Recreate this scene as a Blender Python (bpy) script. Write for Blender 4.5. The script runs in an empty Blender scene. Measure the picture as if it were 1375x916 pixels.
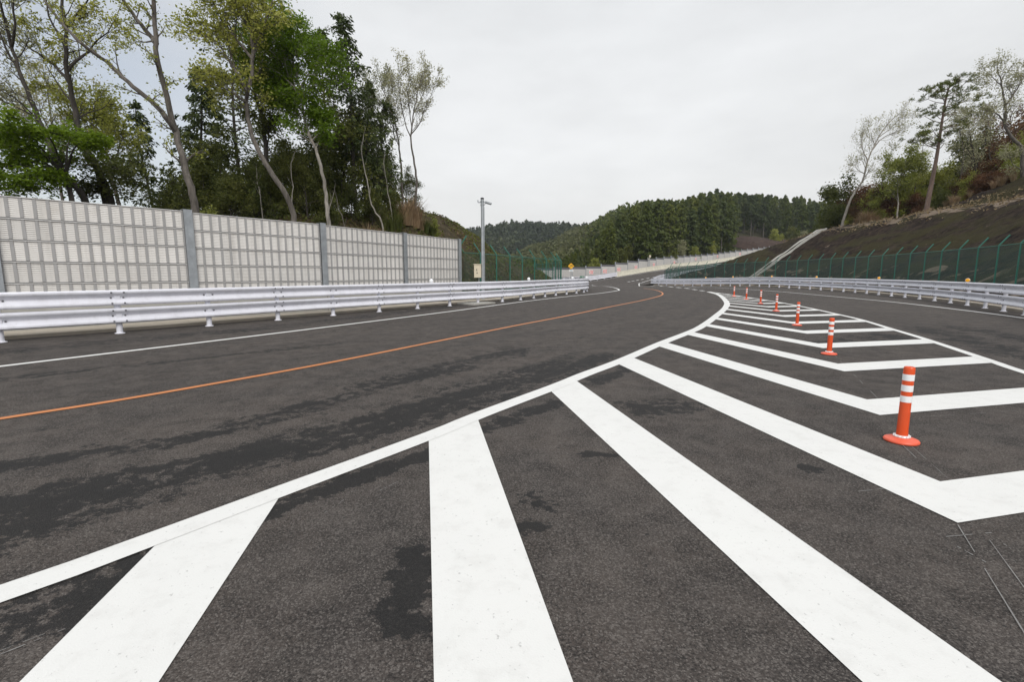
import bpy, bmesh, math, random
import numpy as np
from mathutils import Vector, Matrix
from mathutils.bvhtree import BVHTree

# ------------------------------------------------------------------ camera, sky, sun, exposure
SC = bpy.context.scene
COL = SC.collection
FPX, CAMH, PITCH = 650.0, 1.43, math.radians(7.93)
cd = bpy.data.cameras.new('camera')
cd.sensor_width = 36.0
cd.lens = 36.0 * FPX / 1375.0
cd.clip_start = 0.05
cd.clip_end = 9000
cam = bpy.data.objects.new('camera', cd)
cam.location = (0, 0, CAMH)
cam.rotation_euler = (math.pi / 2 - PITCH, 0, 0)
COL.objects.link(cam)
SC.camera = cam

SUN_EL, SUN_AZ = math.radians(38), math.radians(168)      # azimuth clockwise from +Y: behind the camera to the right
world = bpy.data.worlds.new('World')
SC.world = world
world.use_nodes = True
wn, wl = world.node_tree.nodes, world.node_tree.links
wn.clear()
w_out = wn.new('ShaderNodeOutputWorld')
w_bg = wn.new('ShaderNodeBackground')
w_bg.inputs['Strength'].default_value = 0.1
w_sky = wn.new('ShaderNodeTexSky')
w_sky.sky_type = 'NISHITA'
w_sky.sun_disc = False
w_sky.sun_elevation = SUN_EL
w_sky.sun_rotation = SUN_AZ
w_tc = wn.new('ShaderNodeTexCoord')
w_sep = wn.new('ShaderNodeSeparateXYZ')
wl.new(w_tc.outputs['Generated'], w_sep.inputs[0])
w_ramp = wn.new('ShaderNodeValToRGB')                      # brightness of the cloud deck by height above the horizon
wl.new(w_sep.outputs['Z'], w_ramp.inputs[0])
cr = w_ramp.color_ramp
cr.elements[0].position = 0.0
cr.elements[0].color = (0.455, 0.45, 0.438, 1)
cr.elements[1].position = 1.0
cr.elements[1].color = (0.62, 0.63, 0.64, 1)
for p_, c_ in ((0.2, (0.445, 0.45, 0.453, 1)), (0.55, (0.435, 0.445, 0.455, 1)), (0.75, (0.50, 0.51, 0.52, 1))):
    e_ = cr.elements.new(p_)
    e_.color = c_
w_map = wn.new('ShaderNodeMapping')
w_map.inputs['Scale'].default_value = (1.0, 1.0, 3.2)
wl.new(w_tc.outputs['Generated'], w_map.inputs[0])
w_noise = wn.new('ShaderNodeTexNoise')
w_noise.inputs['Scale'].default_value = 2.3
w_noise.inputs['Detail'].default_value = 7
w_noise.inputs['Roughness'].default_value = 0.52
wl.new(w_map.outputs[0], w_noise.inputs['Vector'])
w_mr = wn.new('ShaderNodeMapRange')
w_mr.inputs[1].default_value = 0.3
w_mr.inputs[2].default_value = 0.7
w_mr.inputs[3].default_value = 17.6
w_mr.inputs[4].default_value = 21.4
wl.new(w_noise.outputs[0], w_mr.inputs[0])
w_mul = wn.new('ShaderNodeVectorMath')
w_mul.operation = 'SCALE'
wl.new(w_ramp.outputs[0], w_mul.inputs[0])
wl.new(w_mr.outputs[0], w_mul.inputs['Scale'])
# thin places in the cloud towards the left of the view
w_dot = wn.new('ShaderNodeVectorMath')
w_dot.operation = 'DOT_PRODUCT'
w_dot.inputs[1].default_value = Vector((-0.66, 0.70, 0.24)).normalized()
wl.new(w_tc.outputs['Generated'], w_dot.inputs[0])
w_b = wn.new('ShaderNodeMapRange')
w_b.inputs[1].default_value = 0.85
w_b.inputs[2].default_value = 1.0
w_b.inputs[3].default_value = 0.0
w_b.inputs[4].default_value = 0.30
wl.new(w_dot.outputs['Value'], w_b.inputs[0])
w_n2 = wn.new('ShaderNodeMath')
w_n2.operation = 'MULTIPLY_ADD'
w_n2.inputs[1].default_value = 0.5
wl.new(w_noise.outputs[0], w_n2.inputs[0])
wl.new(w_b.outputs[0], w_n2.inputs[2])
w_f = wn.new('ShaderNodeMapRange')
w_f.inputs[1].default_value = 0.33
w_f.inputs[2].default_value = 0.62
w_f.inputs[3].default_value = 0.02
w_f.inputs[4].default_value = 0.55
wl.new(w_n2.outputs[0], w_f.inputs[0])
w_mix = wn.new('ShaderNodeMix')
w_mix.data_type = 'RGBA'
wl.new(w_f.outputs[0], w_mix.inputs[0])
wl.new(w_mul.outputs[0], w_mix.inputs[6])
wl.new(w_sky.outputs[0], w_mix.inputs[7])
wl.new(w_mix.outputs[2], w_bg.inputs['Color'])
wl.new(w_bg.outputs[0], w_out.inputs['Surface'])

sd = bpy.data.lights.new('sun', 'SUN')
sd.energy = 2.1
sd.angle = math.radians(26)
sd.color = (1.0, 0.96, 0.9)
sun = bpy.data.objects.new('sun', sd)
sdir = Vector((math.sin(SUN_AZ) * math.cos(SUN_EL), math.cos(SUN_AZ) * math.cos(SUN_EL), math.sin(SUN_EL)))
sun.rotation_euler = (-sdir).to_track_quat('-Z', 'Y').to_euler()
sun.location = (0, 0, 60)
COL.objects.link(sun)
SC.view_settings.view_transform = 'Standard'
SC.view_settings.look = 'None'
SC.view_settings.exposure = 0.0
SC.view_settings.gamma = 1.0
SC.view_settings.use_curve_mapping = False
SC.cycles.transparent_max_bounces = 24
SC.cycles.max_bounces = 6

# ------------------------------------------------------------------ measuring the place from the photograph
CP, SP = math.cos(PITCH), math.sin(PITCH)

def ray(u, v):
    x, y = (u - 687.5) / FPX, (458 - v) / FPX
    return Vector((x, CP + y * SP, -SP + y * CP))

def at(u, v, Y):
    d = ray(u, v)
    t = Y / d.y
    return Vector((d.x * t, Y, CAMH + d.z * t))

def gr(u, v, z=0.0):
    d = ray(u, v)
    t = (z - CAMH) / d.z
    return Vector((d.x * t, d.y * t, z))

def smooth(a, b, x):
    t = np.clip((x - a) / (b - a), 0, 1)
    return t * t * (3 - 2 * t)

def catmull(pts, step):
    P = [Vector(p).to_3d() for p in pts]
    P = [P[0] * 2 - P[1]] + P + [P[-1] * 2 - P[-2]]
    out = []
    for i in range(1, len(P) - 2):
        n = max(1, int(math.ceil((P[i + 1] - P[i]).length / step)))
        for k in range(n):
            t = k / n
            a, b, c, d = P[i - 1], P[i], P[i + 1], P[i + 2]
            out.append(0.5 * ((2 * b) + (c - a) * t + (2 * a - 5 * b + 4 * c - d) * t * t + (3 * b - a - 3 * c + d) * t ** 3))
    out.append(P[-2].copy())
    return out

def walk(pts, step, start=0.0, end=None):
    """points every `step` metres along a polyline with the heading there"""
    out, s, nxt = [], 0.0, start
    for a, b in zip(pts, pts[1:]):
        L = (b - a).length
        if L < 1e-9:
            continue
        while nxt <= s + L:
            if end is not None and nxt > end:
                return out
            out.append((a.lerp(b, (nxt - s) / L), (b - a).normalized()))
            nxt += step
        s += L
    return out

def length(pts):
    return sum((b - a).length for a, b in zip(pts, pts[1:]))

def offset(pts, d):
    """parallel of a plan polyline, d metres to its right"""
    out = []
    for i, p in enumerate(pts):
        t = (pts[min(i + 1, len(pts) - 1)] - pts[max(i - 1, 0)])
        t.z = 0
        t.normalize()
        out.append(p + Vector((t.y, -t.x, 0)) * d)
    return out

# ------------------------------------------------------------------ mesh and object helpers
class MB:
    def __init__(self):
        self.v, self.f, self.m = [], [], []

    def quad(self, a, b, c, d, m=0):
        i = len(self.v)
        self.v += [a, b, c, d]
        self.f.append((i, i + 1, i + 2, i + 3))
        self.m.append(m)

    def poly(self, pts, m=0):
        i = len(self.v)
        self.v += list(pts)
        self.f.append(tuple(range(i, i + len(pts))))
        self.m.append(m)

    def box(self, c, size, M=None, m=0, bev=0.0):
        """box centred at c; M a 3x3 matrix of axes; bev cuts the upright edges"""
        sx, sy, sz = size[0] / 2, size[1] / 2, size[2] / 2
        if bev > 0:
            ring = [(-sx + bev, -sy), (sx - bev, -sy), (sx, -sy + bev), (sx, sy - bev), (sx - bev, sy), (-sx + bev, sy), (-sx, sy - bev), (-sx, -sy + bev)]
        else:
            ring = [(-sx, -sy), (sx, -sy), (sx, sy), (-sx, sy)]
        c = Vector(c)
        i = len(self.v)
        n = len(ring)
        for z in (-sz, sz):
            for x, y in ring:
                p = Vector((x, y, z))
                self.v.append(c + (M @ p if M else p))
        for k in range(n):
            self.f.append((i + k, i + (k + 1) % n, i + n + (k + 1) % n, i + n + k))
        self.f.append(tuple(i + k for k in reversed(range(n))))
        self.f.append(tuple(i + n + k for k in range(n)))
        self.m += [m] * (n + 2)

    def tube(self, pts, r, sides=8, m=0, cap=True):
        pts = [Vector(p) for p in pts]
        rs = r if isinstance(r, (list, tuple)) else [r] * len(pts)
        i0 = len(self.v)
        ref = None
        for k, p in enumerate(pts):
            t = (pts[min(k + 1, len(pts) - 1)] - pts[max(k - 1, 0)]).normalized()
            if ref is None:
                ref = t.orthogonal().normalized()
            ref = (ref - t * ref.dot(t))
            ref = ref.normalized() if ref.length > 1e-6 else t.orthogonal().normalized()
            b = t.cross(ref)
            for j in range(sides):
                a = 2 * math.pi * j / sides
                self.v.append(p + (ref * math.cos(a) + b * math.sin(a)) * rs[k])
        for k in range(len(pts) - 1):
            for j in range(sides):
                a = i0 + k * sides
                j2 = (j + 1) % sides
                self.f.append((a + j, a + j2, a + sides + j2, a + sides + j))
                self.m.append(m)
        if cap:
            self.f.append(tuple(i0 + j for j in reversed(range(sides))))
            e = i0 + (len(pts) - 1) * sides
            self.f.append(tuple(e + j for j in range(sides)))
            self.m += [m, m]

    def lathe(self, prof, c=(0, 0, 0), sides=24, m=0, M=None):
        c = Vector(c)
        i0 = len(self.v)
        for r, z in prof:
            for j in range(sides):
                a = 2 * math.pi * j / sides
                p = Vector((r * math.cos(a), r * math.sin(a), z))
                self.v.append(c + (M @ p if M else p))
        for k in range(len(prof) - 1):
            for j in range(sides):
                j2 = (j + 1) % sides
                a = i0 + k * sides
                self.f.append((a + j, a + j2, a + sides + j2, a + sides + j))
                self.m.append(m)

    def sweep(self, pts, prof, m=0, close=False, caps=False):
        """extrude a profile of (offset to the right, height) along a plan path"""
        i0, n = len(self.v), len(prof)
        for k, p in enumerate(pts):
            t = pts[min(k + 1, len(pts) - 1)] - pts[max(k - 1, 0)]
            t = Vector((t.x, t.y, 0)).normalized()
            rt = Vector((t.y, -t.x, 0))
            for o, z in prof:
                self.v.append(p + rt * o + Vector((0, 0, z)))
        nn = n if close else n - 1
        for k in range(len(pts) - 1):
            a = i0 + k * n
            for j in range(nn):
                j2 = (j + 1) % n
                self.f.append((a + j, a + j2, a + n + j2, a + n + j))
                self.m.append(m)
        if caps:
            self.f.append(tuple(i0 + j for j in range(n)))
            e = i0 + (len(pts) - 1) * n
            self.f.append(tuple(e + j for j in reversed(range(n))))
            self.m += [m, m]

    def build(self, name, mats, parent=None, origin=None, flat=False, smooth_angle=None):
        if not isinstance(mats, (list, tuple)):
            mats = [mats]
        me = bpy.data.meshes.new(name)
        o0 = Vector(origin) if origin is not None else Vector((0, 0, 0))
        me.from_pydata([tuple(Vector(p) - o0) for p in self.v], [], self.f)
        for mt in mats:
            me.materials.append(mt)
        me.polygons.foreach_set('material_index', self.m)
        if not flat:
            me.polygons.foreach_set('use_smooth', [True] * len(self.f))
            me.update()
            me.set_sharp_from_angle(angle=smooth_angle or math.radians(35))
        me.update()
        ob = bpy.data.objects.new(name, me)
        ob.location = o0
        COL.objects.link(ob)
        if parent is not None:
            ob.parent = parent
        return ob

def np_mesh(name, V, F, mats, smooth_shade=False):
    """quads from numpy arrays"""
    me = bpy.data.meshes.new(name)
    V = np.asarray(V, dtype=np.float32).reshape(-1, 3)
    F = np.asarray(F, dtype=np.int32).reshape(-1, 4)
    me.vertices.add(len(V))
    me.vertices.foreach_set('co', V.ravel())
    me.loops.add(F.size)
    me.loops.foreach_set('vertex_index', F.ravel())
    me.polygons.add(len(F))
    me.polygons.foreach_set('loop_start', np.arange(0, F.size, 4, dtype=np.int32))
    me.polygons.foreach_set('loop_total', np.full(len(F), 4, dtype=np.int32))
    if smooth_shade:
        me.polygons.foreach_set('use_smooth', np.ones(len(F), dtype=bool))
    for mt in (mats if isinstance(mats, (list, tuple)) else [mats]):
        me.materials.append(mt)
    me.update(calc_edges=True)
    return me

def link(name, me, parent=None, loc=None):
    o = bpy.data.objects.new(name, me)
    COL.objects.link(o)
    if loc is not None:
        o.location = loc
    if parent is not None:
        o.parent = parent
    return o

def tag(o, label, cat, group=None, kind=None):
    o['label'] = label
    o['category'] = cat
    if group:
        o['group'] = group
    if kind:
        o['kind'] = kind
    return o

def thing(name, label, cat, loc=(0, 0, 0), rz=0.0, group=None):
    o = bpy.data.objects.new(name, None)
    o.empty_display_size = 0.3
    o.location = loc
    o.rotation_euler = (0, 0, rz)
    COL.objects.link(o)
    return tag(o, label, cat, group)

def struct(o, label=None, cat=None):
    o['kind'] = 'structure'
    if label:
        o['label'] = label
        o['category'] = cat
    return o

def dup(root, loc, rz=0.0, sc=1.0, label=None, tilt=(0, 0)):
    r = root.copy()
    COL.objects.link(r)
    r.location = loc
    r.rotation_euler = (tilt[0], tilt[1], rz)
    r.scale = (sc, sc, sc) if not isinstance(sc, (tuple, list)) else sc
    if label:
        r['label'] = label
    for ch in root.children:
        c = ch.copy()
        COL.objects.link(c)
        c.parent = r
        for g in ch.children:
            d = g.copy()
            COL.objects.link(d)
            d.parent = c
    return r

# ------------------------------------------------------------------ materials
class NT:
    def __init__(self, name):
        self.mat = bpy.data.materials.new(name)
        self.mat.use_nodes = True
        self.n, self.l = self.mat.node_tree.nodes, self.mat.node_tree.links
        self.b = self.n['Principled BSDF']
        self.out = self.n['Material Output']

    def new(self, t, **kw):
        nd = self.n.new(t)
        for k, v in kw.items():
            setattr(nd, k, v)
        return nd

    def coord(self, kind='Object', scale=(1, 1, 1), rot=(0, 0, 0)):
        tc = self.new('ShaderNodeTexCoord')
        mp = self.new('ShaderNodeMapping')
        mp.inputs['Scale'].default_value = scale
        mp.inputs['Rotation'].default_value = rot
        self.l.new(tc.outputs[kind], mp.inputs[0])
        return mp.outputs[0]

    def pos(self, scale=(1, 1, 1)):
        g = self.new('ShaderNodeNewGeometry')
        mp = self.new('ShaderNodeMapping')
        mp.inputs['Scale'].default_value = scale
        self.l.new(g.outputs['Position'], mp.inputs[0])
        return mp.outputs[0]

    def noise(self, vec, scale, detail=4, rough=0.55, dist=0.0):
        nd = self.new('ShaderNodeTexNoise')
        nd.inputs['Scale'].default_value = scale
        nd.inputs['Detail'].default_value = detail
        nd.inputs['Roughness'].default_value = rough
        nd.inputs['Distortion'].default_value = dist
        self.l.new(vec, nd.inputs['Vector'])
        return nd.outputs[0]

    def rng(self, val, a, b, c=0.0, d=1.0):
        nd = self.new('ShaderNodeMapRange')
        for i, x in enumerate((a, b, c, d)):
            nd.inputs[i + 1].default_value = x
        self.l.new(val, nd.inputs[0])
        return nd.outputs[0]

    def math(self, op, a, b=None, c=None):
        nd = self.new('ShaderNodeMath', operation=op)
        for i, x in enumerate((a, b, c)):
            if x is None:
                continue
            if isinstance(x, (int, float)):
                nd.inputs[i].default_value = x
            else:
                self.l.new(x, nd.inputs[i])
        return nd.outputs[0]

    def mix(self, fac, a, b, blend='MIX'):
        nd = self.new('ShaderNodeMix', data_type='RGBA', blend_type=blend)
        for i, x in ((0, fac), (6, a), (7, b)):
            if isinstance(x, (int, float)):
                nd.inputs[i].default_value = x
            elif isinstance(x, (tuple, list)):
                nd.inputs[i].default_value = (*x[:3], 1)
            else:
                self.l.new(x, nd.inputs[i])
        return nd.outputs[2]

    def bump(self, h, strength=0.3, dist=0.01):
        nd = self.new('ShaderNodeBump')
        nd.inputs['Strength'].default_value = strength
        nd.inputs['Distance'].default_value = dist
        self.l.new(h, nd.inputs['Height'])
        self.l.new(nd.outputs[0], self.b.inputs['Normal'])

    def set(self, **kw):
        for k, v in kw.items():
            s = self.b.inputs[k.replace('_', ' ')]
            if isinstance(v, (int, float)):
                s.default_value = v
            elif isinstance(v, (tuple, list)):
                s.default_value = (*v[:3], 1)
            else:
                self.l.new(v, s)

def plain(name, col, rough=0.5, metal=0.0, var=0.12, scale=3.0, grime=None, spec=0.5, streak=0.0):
    """painted or bare surface with slow tone changes and, if given, dirt of its own colour"""
    t = NT(name)
    v = t.coord()
    n = t.noise(v, scale, 5)
    c = t.mix(t.rng(n, 0.3, 0.7), tuple(x * (1 - var) for x in col), tuple(min(1, x * (1 + var)) for x in col))
    if grime:
        c = t.mix(t.rng(t.noise(v, scale * 2.7, 8, 0.65), 0.55, 0.75, 0, 0.6), c, grime)
    if streak:          # dirt washed down the face by rain, and a slightly different tone on every piece
        rn = t.noise(t.pos((5, 5, 0.45)), 1.1, 7, 0.66)
        c = t.mix(t.rng(rn, 0.48, 0.72, 0, streak), c, tuple(x * 0.55 for x in (col[0], col[1] * 0.97, col[2] * 0.92)))
        oi = t.new('ShaderNodeObjectInfo')
        hv = t.new('ShaderNodeHueSaturation')
        t.l.new(c, hv.inputs['Color'])
        t.l.new(t.rng(oi.outputs['Random'], 0, 1, 0.93, 1.06), hv.inputs['Value'])
        c = hv.outputs[0]
    t.set(Base_Color=c, Roughness=rough, Metallic=metal)
    t.b.inputs['Specular IOR Level'].default_value = spec
    return t.mat

def leaf_mat(name, cols, trans=0.3, scale=0.5, rough=0.55):
    """foliage: every leaf draws its own tone between the given colours"""
    t = NT(name)
    g = t.new('ShaderNodeNewGeometry')
    rmp = t.new('ShaderNodeValToRGB')
    e = rmp.color_ramp.elements
    e[0].color = (*cols[0], 1)
    e[1].color = (*cols[-1], 1)
    for i, c in enumerate(cols[1:-1]):
        x = e.new((i + 1) / (len(cols) - 1))
        x.color = (*c, 1)
    n = t.noise(t.coord('Object'), scale, 3)
    f = t.math('ADD', t.math('MULTIPLY', g.outputs['Random Per Island'], 0.6), t.rng(n, 0.3, 0.7, -0.1, 0.5))
    t.l.new(f, rmp.inputs[0])
    oi = t.new('ShaderNodeObjectInfo')
    hv = t.new('ShaderNodeHueSaturation')
    t.l.new(rmp.outputs[0], hv.inputs['Color'])
    t.l.new(t.rng(oi.outputs['Random'], 0, 1, 0.488, 0.508), hv.inputs['Hue'])
    t.l.new(t.rng(oi.outputs['Random'], 0, 1, 1.2, 0.8), hv.inputs['Value'])
    t.set(Base_Color=hv.outputs[0], Roughness=rough)
    t.b.inputs['Specular IOR Level'].default_value = 0.25
    tr = t.new('ShaderNodeBsdfTranslucent')
    t.l.new(hv.outputs[0], tr.inputs['Color'])
    ms = t.new('ShaderNodeMixShader')
    ms.inputs[0].default_value = trans
    t.l.new(t.b.outputs[0], ms.inputs[1])
    t.l.new(tr.outputs[0], ms.inputs[2])
    t.l.new(ms.outputs[0], t.out.inputs['Surface'])
    return t.mat

def bark(name, a, b):
    t = NT(name)
    n = t.noise(t.coord('Object', (6, 6, 1.3)), 1.6, 8, 0.65)
    t.set(Base_Color=t.mix(t.rng(n, 0.35, 0.65), a, b), Roughness=0.9)
    t.bump(n, 0.6, 0.03)
    return t.mat

def asphalt_mat():
    t = NT('asphalt')
    p = t.pos()
    at_b = t.new('ShaderNodeAttribute', attribute_name='damp')
    at_l = t.new('ShaderNodeAttribute', attribute_name='lane')
    big = t.noise(p, 0.22, 5)
    med = t.noise(p, 2.2, 6, 0.6)
    chips = t.new('ShaderNodeTexVoronoi')
    chips.inputs['Scale'].default_value = 150
    t.l.new(p, chips.inputs['Vector'])
    chips2 = t.new('ShaderNodeTexVoronoi')
    chips2.inputs['Scale'].default_value = 70
    t.l.new(p, chips2.inputs['Vector'])
    sepc = t.new('ShaderNodeSeparateColor')
    t.l.new(chips.outputs['Color'], sepc.inputs[0])
    sepd = t.new('ShaderNodeSeparateColor')
    t.l.new(chips2.outputs['Color'], sepd.inputs[0])
    # worn streaks that run with the traffic
    wheel = t.noise(at_l.outputs['Vector'], 1.0, 5, 0.6)
    base = t.mix(t.rng(big, 0.3, 0.7), (0.056, 0.047, 0.042), (0.094, 0.079, 0.070))
    base = t.mix(t.rng(wheel, 0.44, 0.62, 0, 0.75), base, (0.045, 0.040, 0.038))
    base = t.mix(t.rng(med, 0.42, 0.66, 0, 0.5), base, (0.047, 0.042, 0.040))
    base = t.mix(t.rng(sepc.outputs[0], 0.62, 0.95, 0, 0.7), base, (0.185, 0.168, 0.155))
    base = t.mix(t.rng(sepc.outputs[1], 0.6, 1.0, 0, 0.7), base, (0.026, 0.024, 0.023))
    base = t.mix(t.rng(sepd.outputs[0], 0.9, 1.0, 0, 0.5), base, (0.15, 0.135, 0.125))
    grit = t.noise(p, 78, 4, 0.7)
    patchy = t.rng(t.noise(p, 3.4, 6, 0.66, 0.5), 0.38, 0.62, -0.075, 0.06)
    grit = t.math('ADD', grit, patchy)
    base = t.mix(t.rng(grit, 0.54, 0.62, 0, 0.9), base, (0.022, 0.020, 0.019))
    base = t.mix(t.rng(grit, 0.46, 0.34, 0, 0.55), base, (0.135, 0.119, 0.108))
    # damp patches with ragged rims, drawn out along the lane
    dn = t.noise(at_l.outputs['Vector'], 2.1, 9, 0.66, 0.3)
    dn2 = t.noise(p, 7.5, 10, 0.8)
    dsum = t.math('ADD', t.math('ADD', t.rng(dn, 0.3, 0.7, -0.36, 0.36), t.rng(dn2, 0.32, 0.68, -0.58, 0.58)), at_b.outputs['Fac'])
    spots = t.rng(t.noise(p, 17.0, 6, 0.7), 0.645, 0.665)
    damp = t.math('MAXIMUM', t.rng(dsum, 0.10, 0.125), spots)
    base = t.mix(t.math('MULTIPLY', damp, 0.86), base, (0.013, 0.013, 0.0135))
    gapn = t.math('SUBTRACT', 1.0, chips.outputs['Distance'])
    t.set(Base_Color=base, Roughness=t.rng(damp, 0, 1, 0.9, 0.78))
    t.b.inputs['Specular IOR Level'].default_value = 0.25
    h = t.math('ADD', t.math('MULTIPLY', gapn, 0.6), t.math('MULTIPLY', sepd.outputs[1], 0.5))
    t.bump(h, 0.8, 0.008)
    return t.mat

def paint_mat(name, col, worn=(0.5, 0.49, 0.47)):
    t = NT(name)
    p = t.pos()
    n = t.noise(p, 1.3, 5)
    sp = t.noise(p, 45, 4, 0.7)
    sm = t.noise(p, 6, 7, 0.7)
    c = t.mix(t.rng(n, 0.3, 0.7), tuple(x * 0.96 for x in col), col)
    c = t.mix(t.rng(sm, 0.50, 0.75, 0, 0.38), c, worn)
    c = t.mix(t.rng(sp, 0.63, 0.70, 0, 0.5), c, tuple(x * 0.45 for x in worn))
    t.set(Base_Color=c, Roughness=0.62)
    t.bump(t.noise(p, 130, 3), 0.25, 0.004)
    return t.mat

def slope_mat():
    """netted cut slope: near-black jute and soil, moss, bare pale spots at the foot"""
    t = NT('slope_netting')
    p = t.pos()
    ps = t.pos((0.9, 0.35, 0.55))
    at_p = t.new('ShaderNodeAttribute', attribute_name='pale')
    n1 = t.noise(ps, 0.5, 8, 0.68, 0.4)
    n2 = t.noise(p, 1.6, 8, 0.7)
    n3 = t.noise(ps, 0.32, 6, 0.6, 0.8)
    c = t.mix(t.rng(n2, 0.40, 0.62), (0.013, 0.009, 0.0075), (0.060, 0.042, 0.032))
    c = t.mix(t.rng(n1, 0.46, 0.56, 0, 0.8), c, (0.052, 0.046, 0.018))
    c = t.mix(t.rng(n3, 0.6, 0.75, 0, 0.6), c, (0.085, 0.066, 0.052))
    pa = t.math('ADD', t.noise(t.pos((1.4, 0.55, 1.0)), 0.75, 7, 0.62, 0.6), at_p.outputs['Fac'])
    c = t.mix(t.rng(pa, 0.61, 0.66, 0, 0.9), c, (0.27, 0.215, 0.165))
    t.set(Base_Color=c, Roughness=0.95)
    t.b.inputs['Specular IOR Level'].default_value = 0.15
    w = t.new('ShaderNodeTexWave')
    w.inputs['Scale'].default_value = 3.0
    w.inputs['Distortion'].default_value = 6.0
    t.l.new(p, w.inputs['Vector'])
    t.bump(t.math('ADD', n2, t.math('MULTIPLY', w.outputs['Fac'], 0.25)), 0.9, 0.25)
    return t.mat

def earth_mat(name, a, b, c3, scale=0.6):
    t = NT(name)
    p = t.pos()
    n = t.noise(p, scale, 7, 0.65, 0.3)
    n2 = t.noise(p, scale * 4, 8, 0.7)
    c = t.mix(t.rng(n, 0.38, 0.62), a, b)
    c = t.mix(t.rng(n2, 0.5, 0.72, 0, 0.8), c, c3)
    t.set(Base_Color=c, Roughness=0.95)
    t.b.inputs['Specular IOR Level'].default_value = 0.15
    t.bump(n2, 0.9, 0.15)
    return t.mat

def concrete_mat(name, col):
    t = NT(name)
    p = t.pos()
    n = t.noise(p, 1.2, 7, 0.65)
    n2 = t.noise(p, 14, 6, 0.7)
    c = t.mix(t.rng(n, 0.3, 0.7), tuple(x * 0.8 for x in col), tuple(x * 1.08 for x in col))
    c = t.mix(t.rng(n2, 0.58, 0.75, 0, 0.5), c, tuple(x * 0.55 for x in col))
    t.set(Base_Color=c, Roughness=0.85)
    t.bump(n2, 0.35, 0.01)
    return t.mat

def net_mat(name, col, pitch=0.06, wire=0.16):
    """chain link: diamond wires with open holes between them"""
    t = NT(name)
    uv = t.new('ShaderNodeUVMap', uv_map='net')
    sp = t.new('ShaderNodeSeparateXYZ')
    t.l.new(uv.outputs[0], sp.inputs[0])
    masks = []
    for sgn in (1, -1):
        a = t.math('MULTIPLY', t.math('MULTIPLY_ADD', sp.outputs[1], sgn, sp.outputs[0]), 1 / pitch)
        fr = t.math('FRACT', a)
        d = t.math('ABSOLUTE', t.math('SUBTRACT', fr, 0.5))
        masks.append(t.math('LESS_THAN', d, wire / 2))
    m = t.math('MAXIMUM', masks[0], masks[1])
    t.set(Base_Color=col, Roughness=0.5)
    tr = t.new('ShaderNodeBsdfTransparent')
    ms = t.new('ShaderNodeMixShader')
    t.l.new(m, ms.inputs[0])
    t.l.new(tr.outputs[0], ms.inputs[1])
    t.l.new(t.b.outputs[0], ms.inputs[2])
    t.l.new(ms.outputs[0], t.out.inputs['Surface'])
    return t.mat

M = {}
M['asphalt'] = asphalt_mat()
M['white_line'] = paint_mat('white_road_paint', (0.72, 0.72, 0.705))
M['orange_line'] = paint_mat('orange_road_paint', (0.56, 0.205, 0.065), (0.28, 0.13, 0.08))
M['chalk'] = plain('chalk', (0.22, 0.215, 0.21), 0.9)
M['slope'] = slope_mat()
M['left_earth'] = earth_mat('hill_earth', (0.040, 0.030, 0.018), (0.058, 0.050, 0.022), (0.17, 0.13, 0.085), 0.7)
M['wood_floor'] = earth_mat('wood_floor', (0.040, 0.032, 0.018), (0.035, 0.042, 0.016), (0.07, 0.05, 0.03), 0.3)
M['soil'] = earth_mat('bare_soil', (0.042, 0.028, 0.024), (0.058, 0.040, 0.034), (0.10, 0.07, 0.055), 0.3)
M['far_floor'] = earth_mat('far_hill_floor', (0.035, 0.045, 0.020), (0.045, 0.055, 0.025), (0.09, 0.10, 0.045), 0.02)
M['kerb'] = concrete_mat('kerb_concrete', (0.46, 0.41, 0.34))
M['concrete'] = concrete_mat('grey_concrete', (0.42, 0.41, 0.38))
M['barrier'] = concrete_mat('cream_concrete', (0.60, 0.57, 0.47))
M['rail'] = plain('rail_paint', (0.74, 0.745, 0.815), 0.34, 0, 0.05, 1.2, (0.54, 0.54, 0.58), 0.5, 0.22)
M['rail_bolt'] = plain('rail_bolt_steel', (0.16, 0.16, 0.18), 0.45, 0.7)
M['galv'] = plain('galvanised_steel', (0.36, 0.385, 0.41), 0.45, 0.35, 0.14, 5.0, (0.27, 0.28, 0.3), 0.5, 0.3)
M['panel'] = plain('panel_aluminium', (0.70, 0.68, 0.655), 0.5, 0.0, 0.05, 0.8, (0.60, 0.565, 0.52), 0.5, 0.42)
M['panel_bar'] = plain('panel_bar_grey', (0.36, 0.355, 0.355), 0.5, 0.0, 0.06)
M['panel_edge'] = plain('panel_edge_light', (0.70, 0.69, 0.68), 0.45)
M['dark_plate'] = plain('smoked_plate', (0.105, 0.105, 0.115), 0.3)
M['far_panel'] = plain('far_panel_grey', (0.50, 0.485, 0.47), 0.55, 0, 0.06, 3.0, None, 0.5, 0.3)
M['green_post'] = plain('green_fence_paint', (0.018, 0.135, 0.098), 0.45, 0, 0.1)
M['net'] = net_mat('chain_link_green', (0.008, 0.060, 0.046), 0.06, 0.27)
M['net_open'] = net_mat('chain_link_open', (0.010, 0.085, 0.062), 0.06, 0.14)
M['bollard'] = plain('bollard_orange', (0.70, 0.085, 0.018), 0.34, 0, 0.05)
M['bollard_base'] = plain('bollard_base_orange', (0.76, 0.115, 0.055), 0.42, 0, 0.05, 8, (0.5, 0.1, 0.06))
M['reflective'] = plain('reflective_white', (0.84, 0.85, 0.86), 0.3, 0, 0.02)
M['orange_lens'] = plain('amber_lens', (0.92, 0.42, 0.01), 0.2, 0, 0.03)
M['white_lens'] = plain('clear_lens', (0.86, 0.88, 0.9), 0.2, 0, 0.02)
M['cream_box'] = plain('cream_cabinet_paint', (0.62, 0.55, 0.42), 0.45, 0, 0.04)
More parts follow.
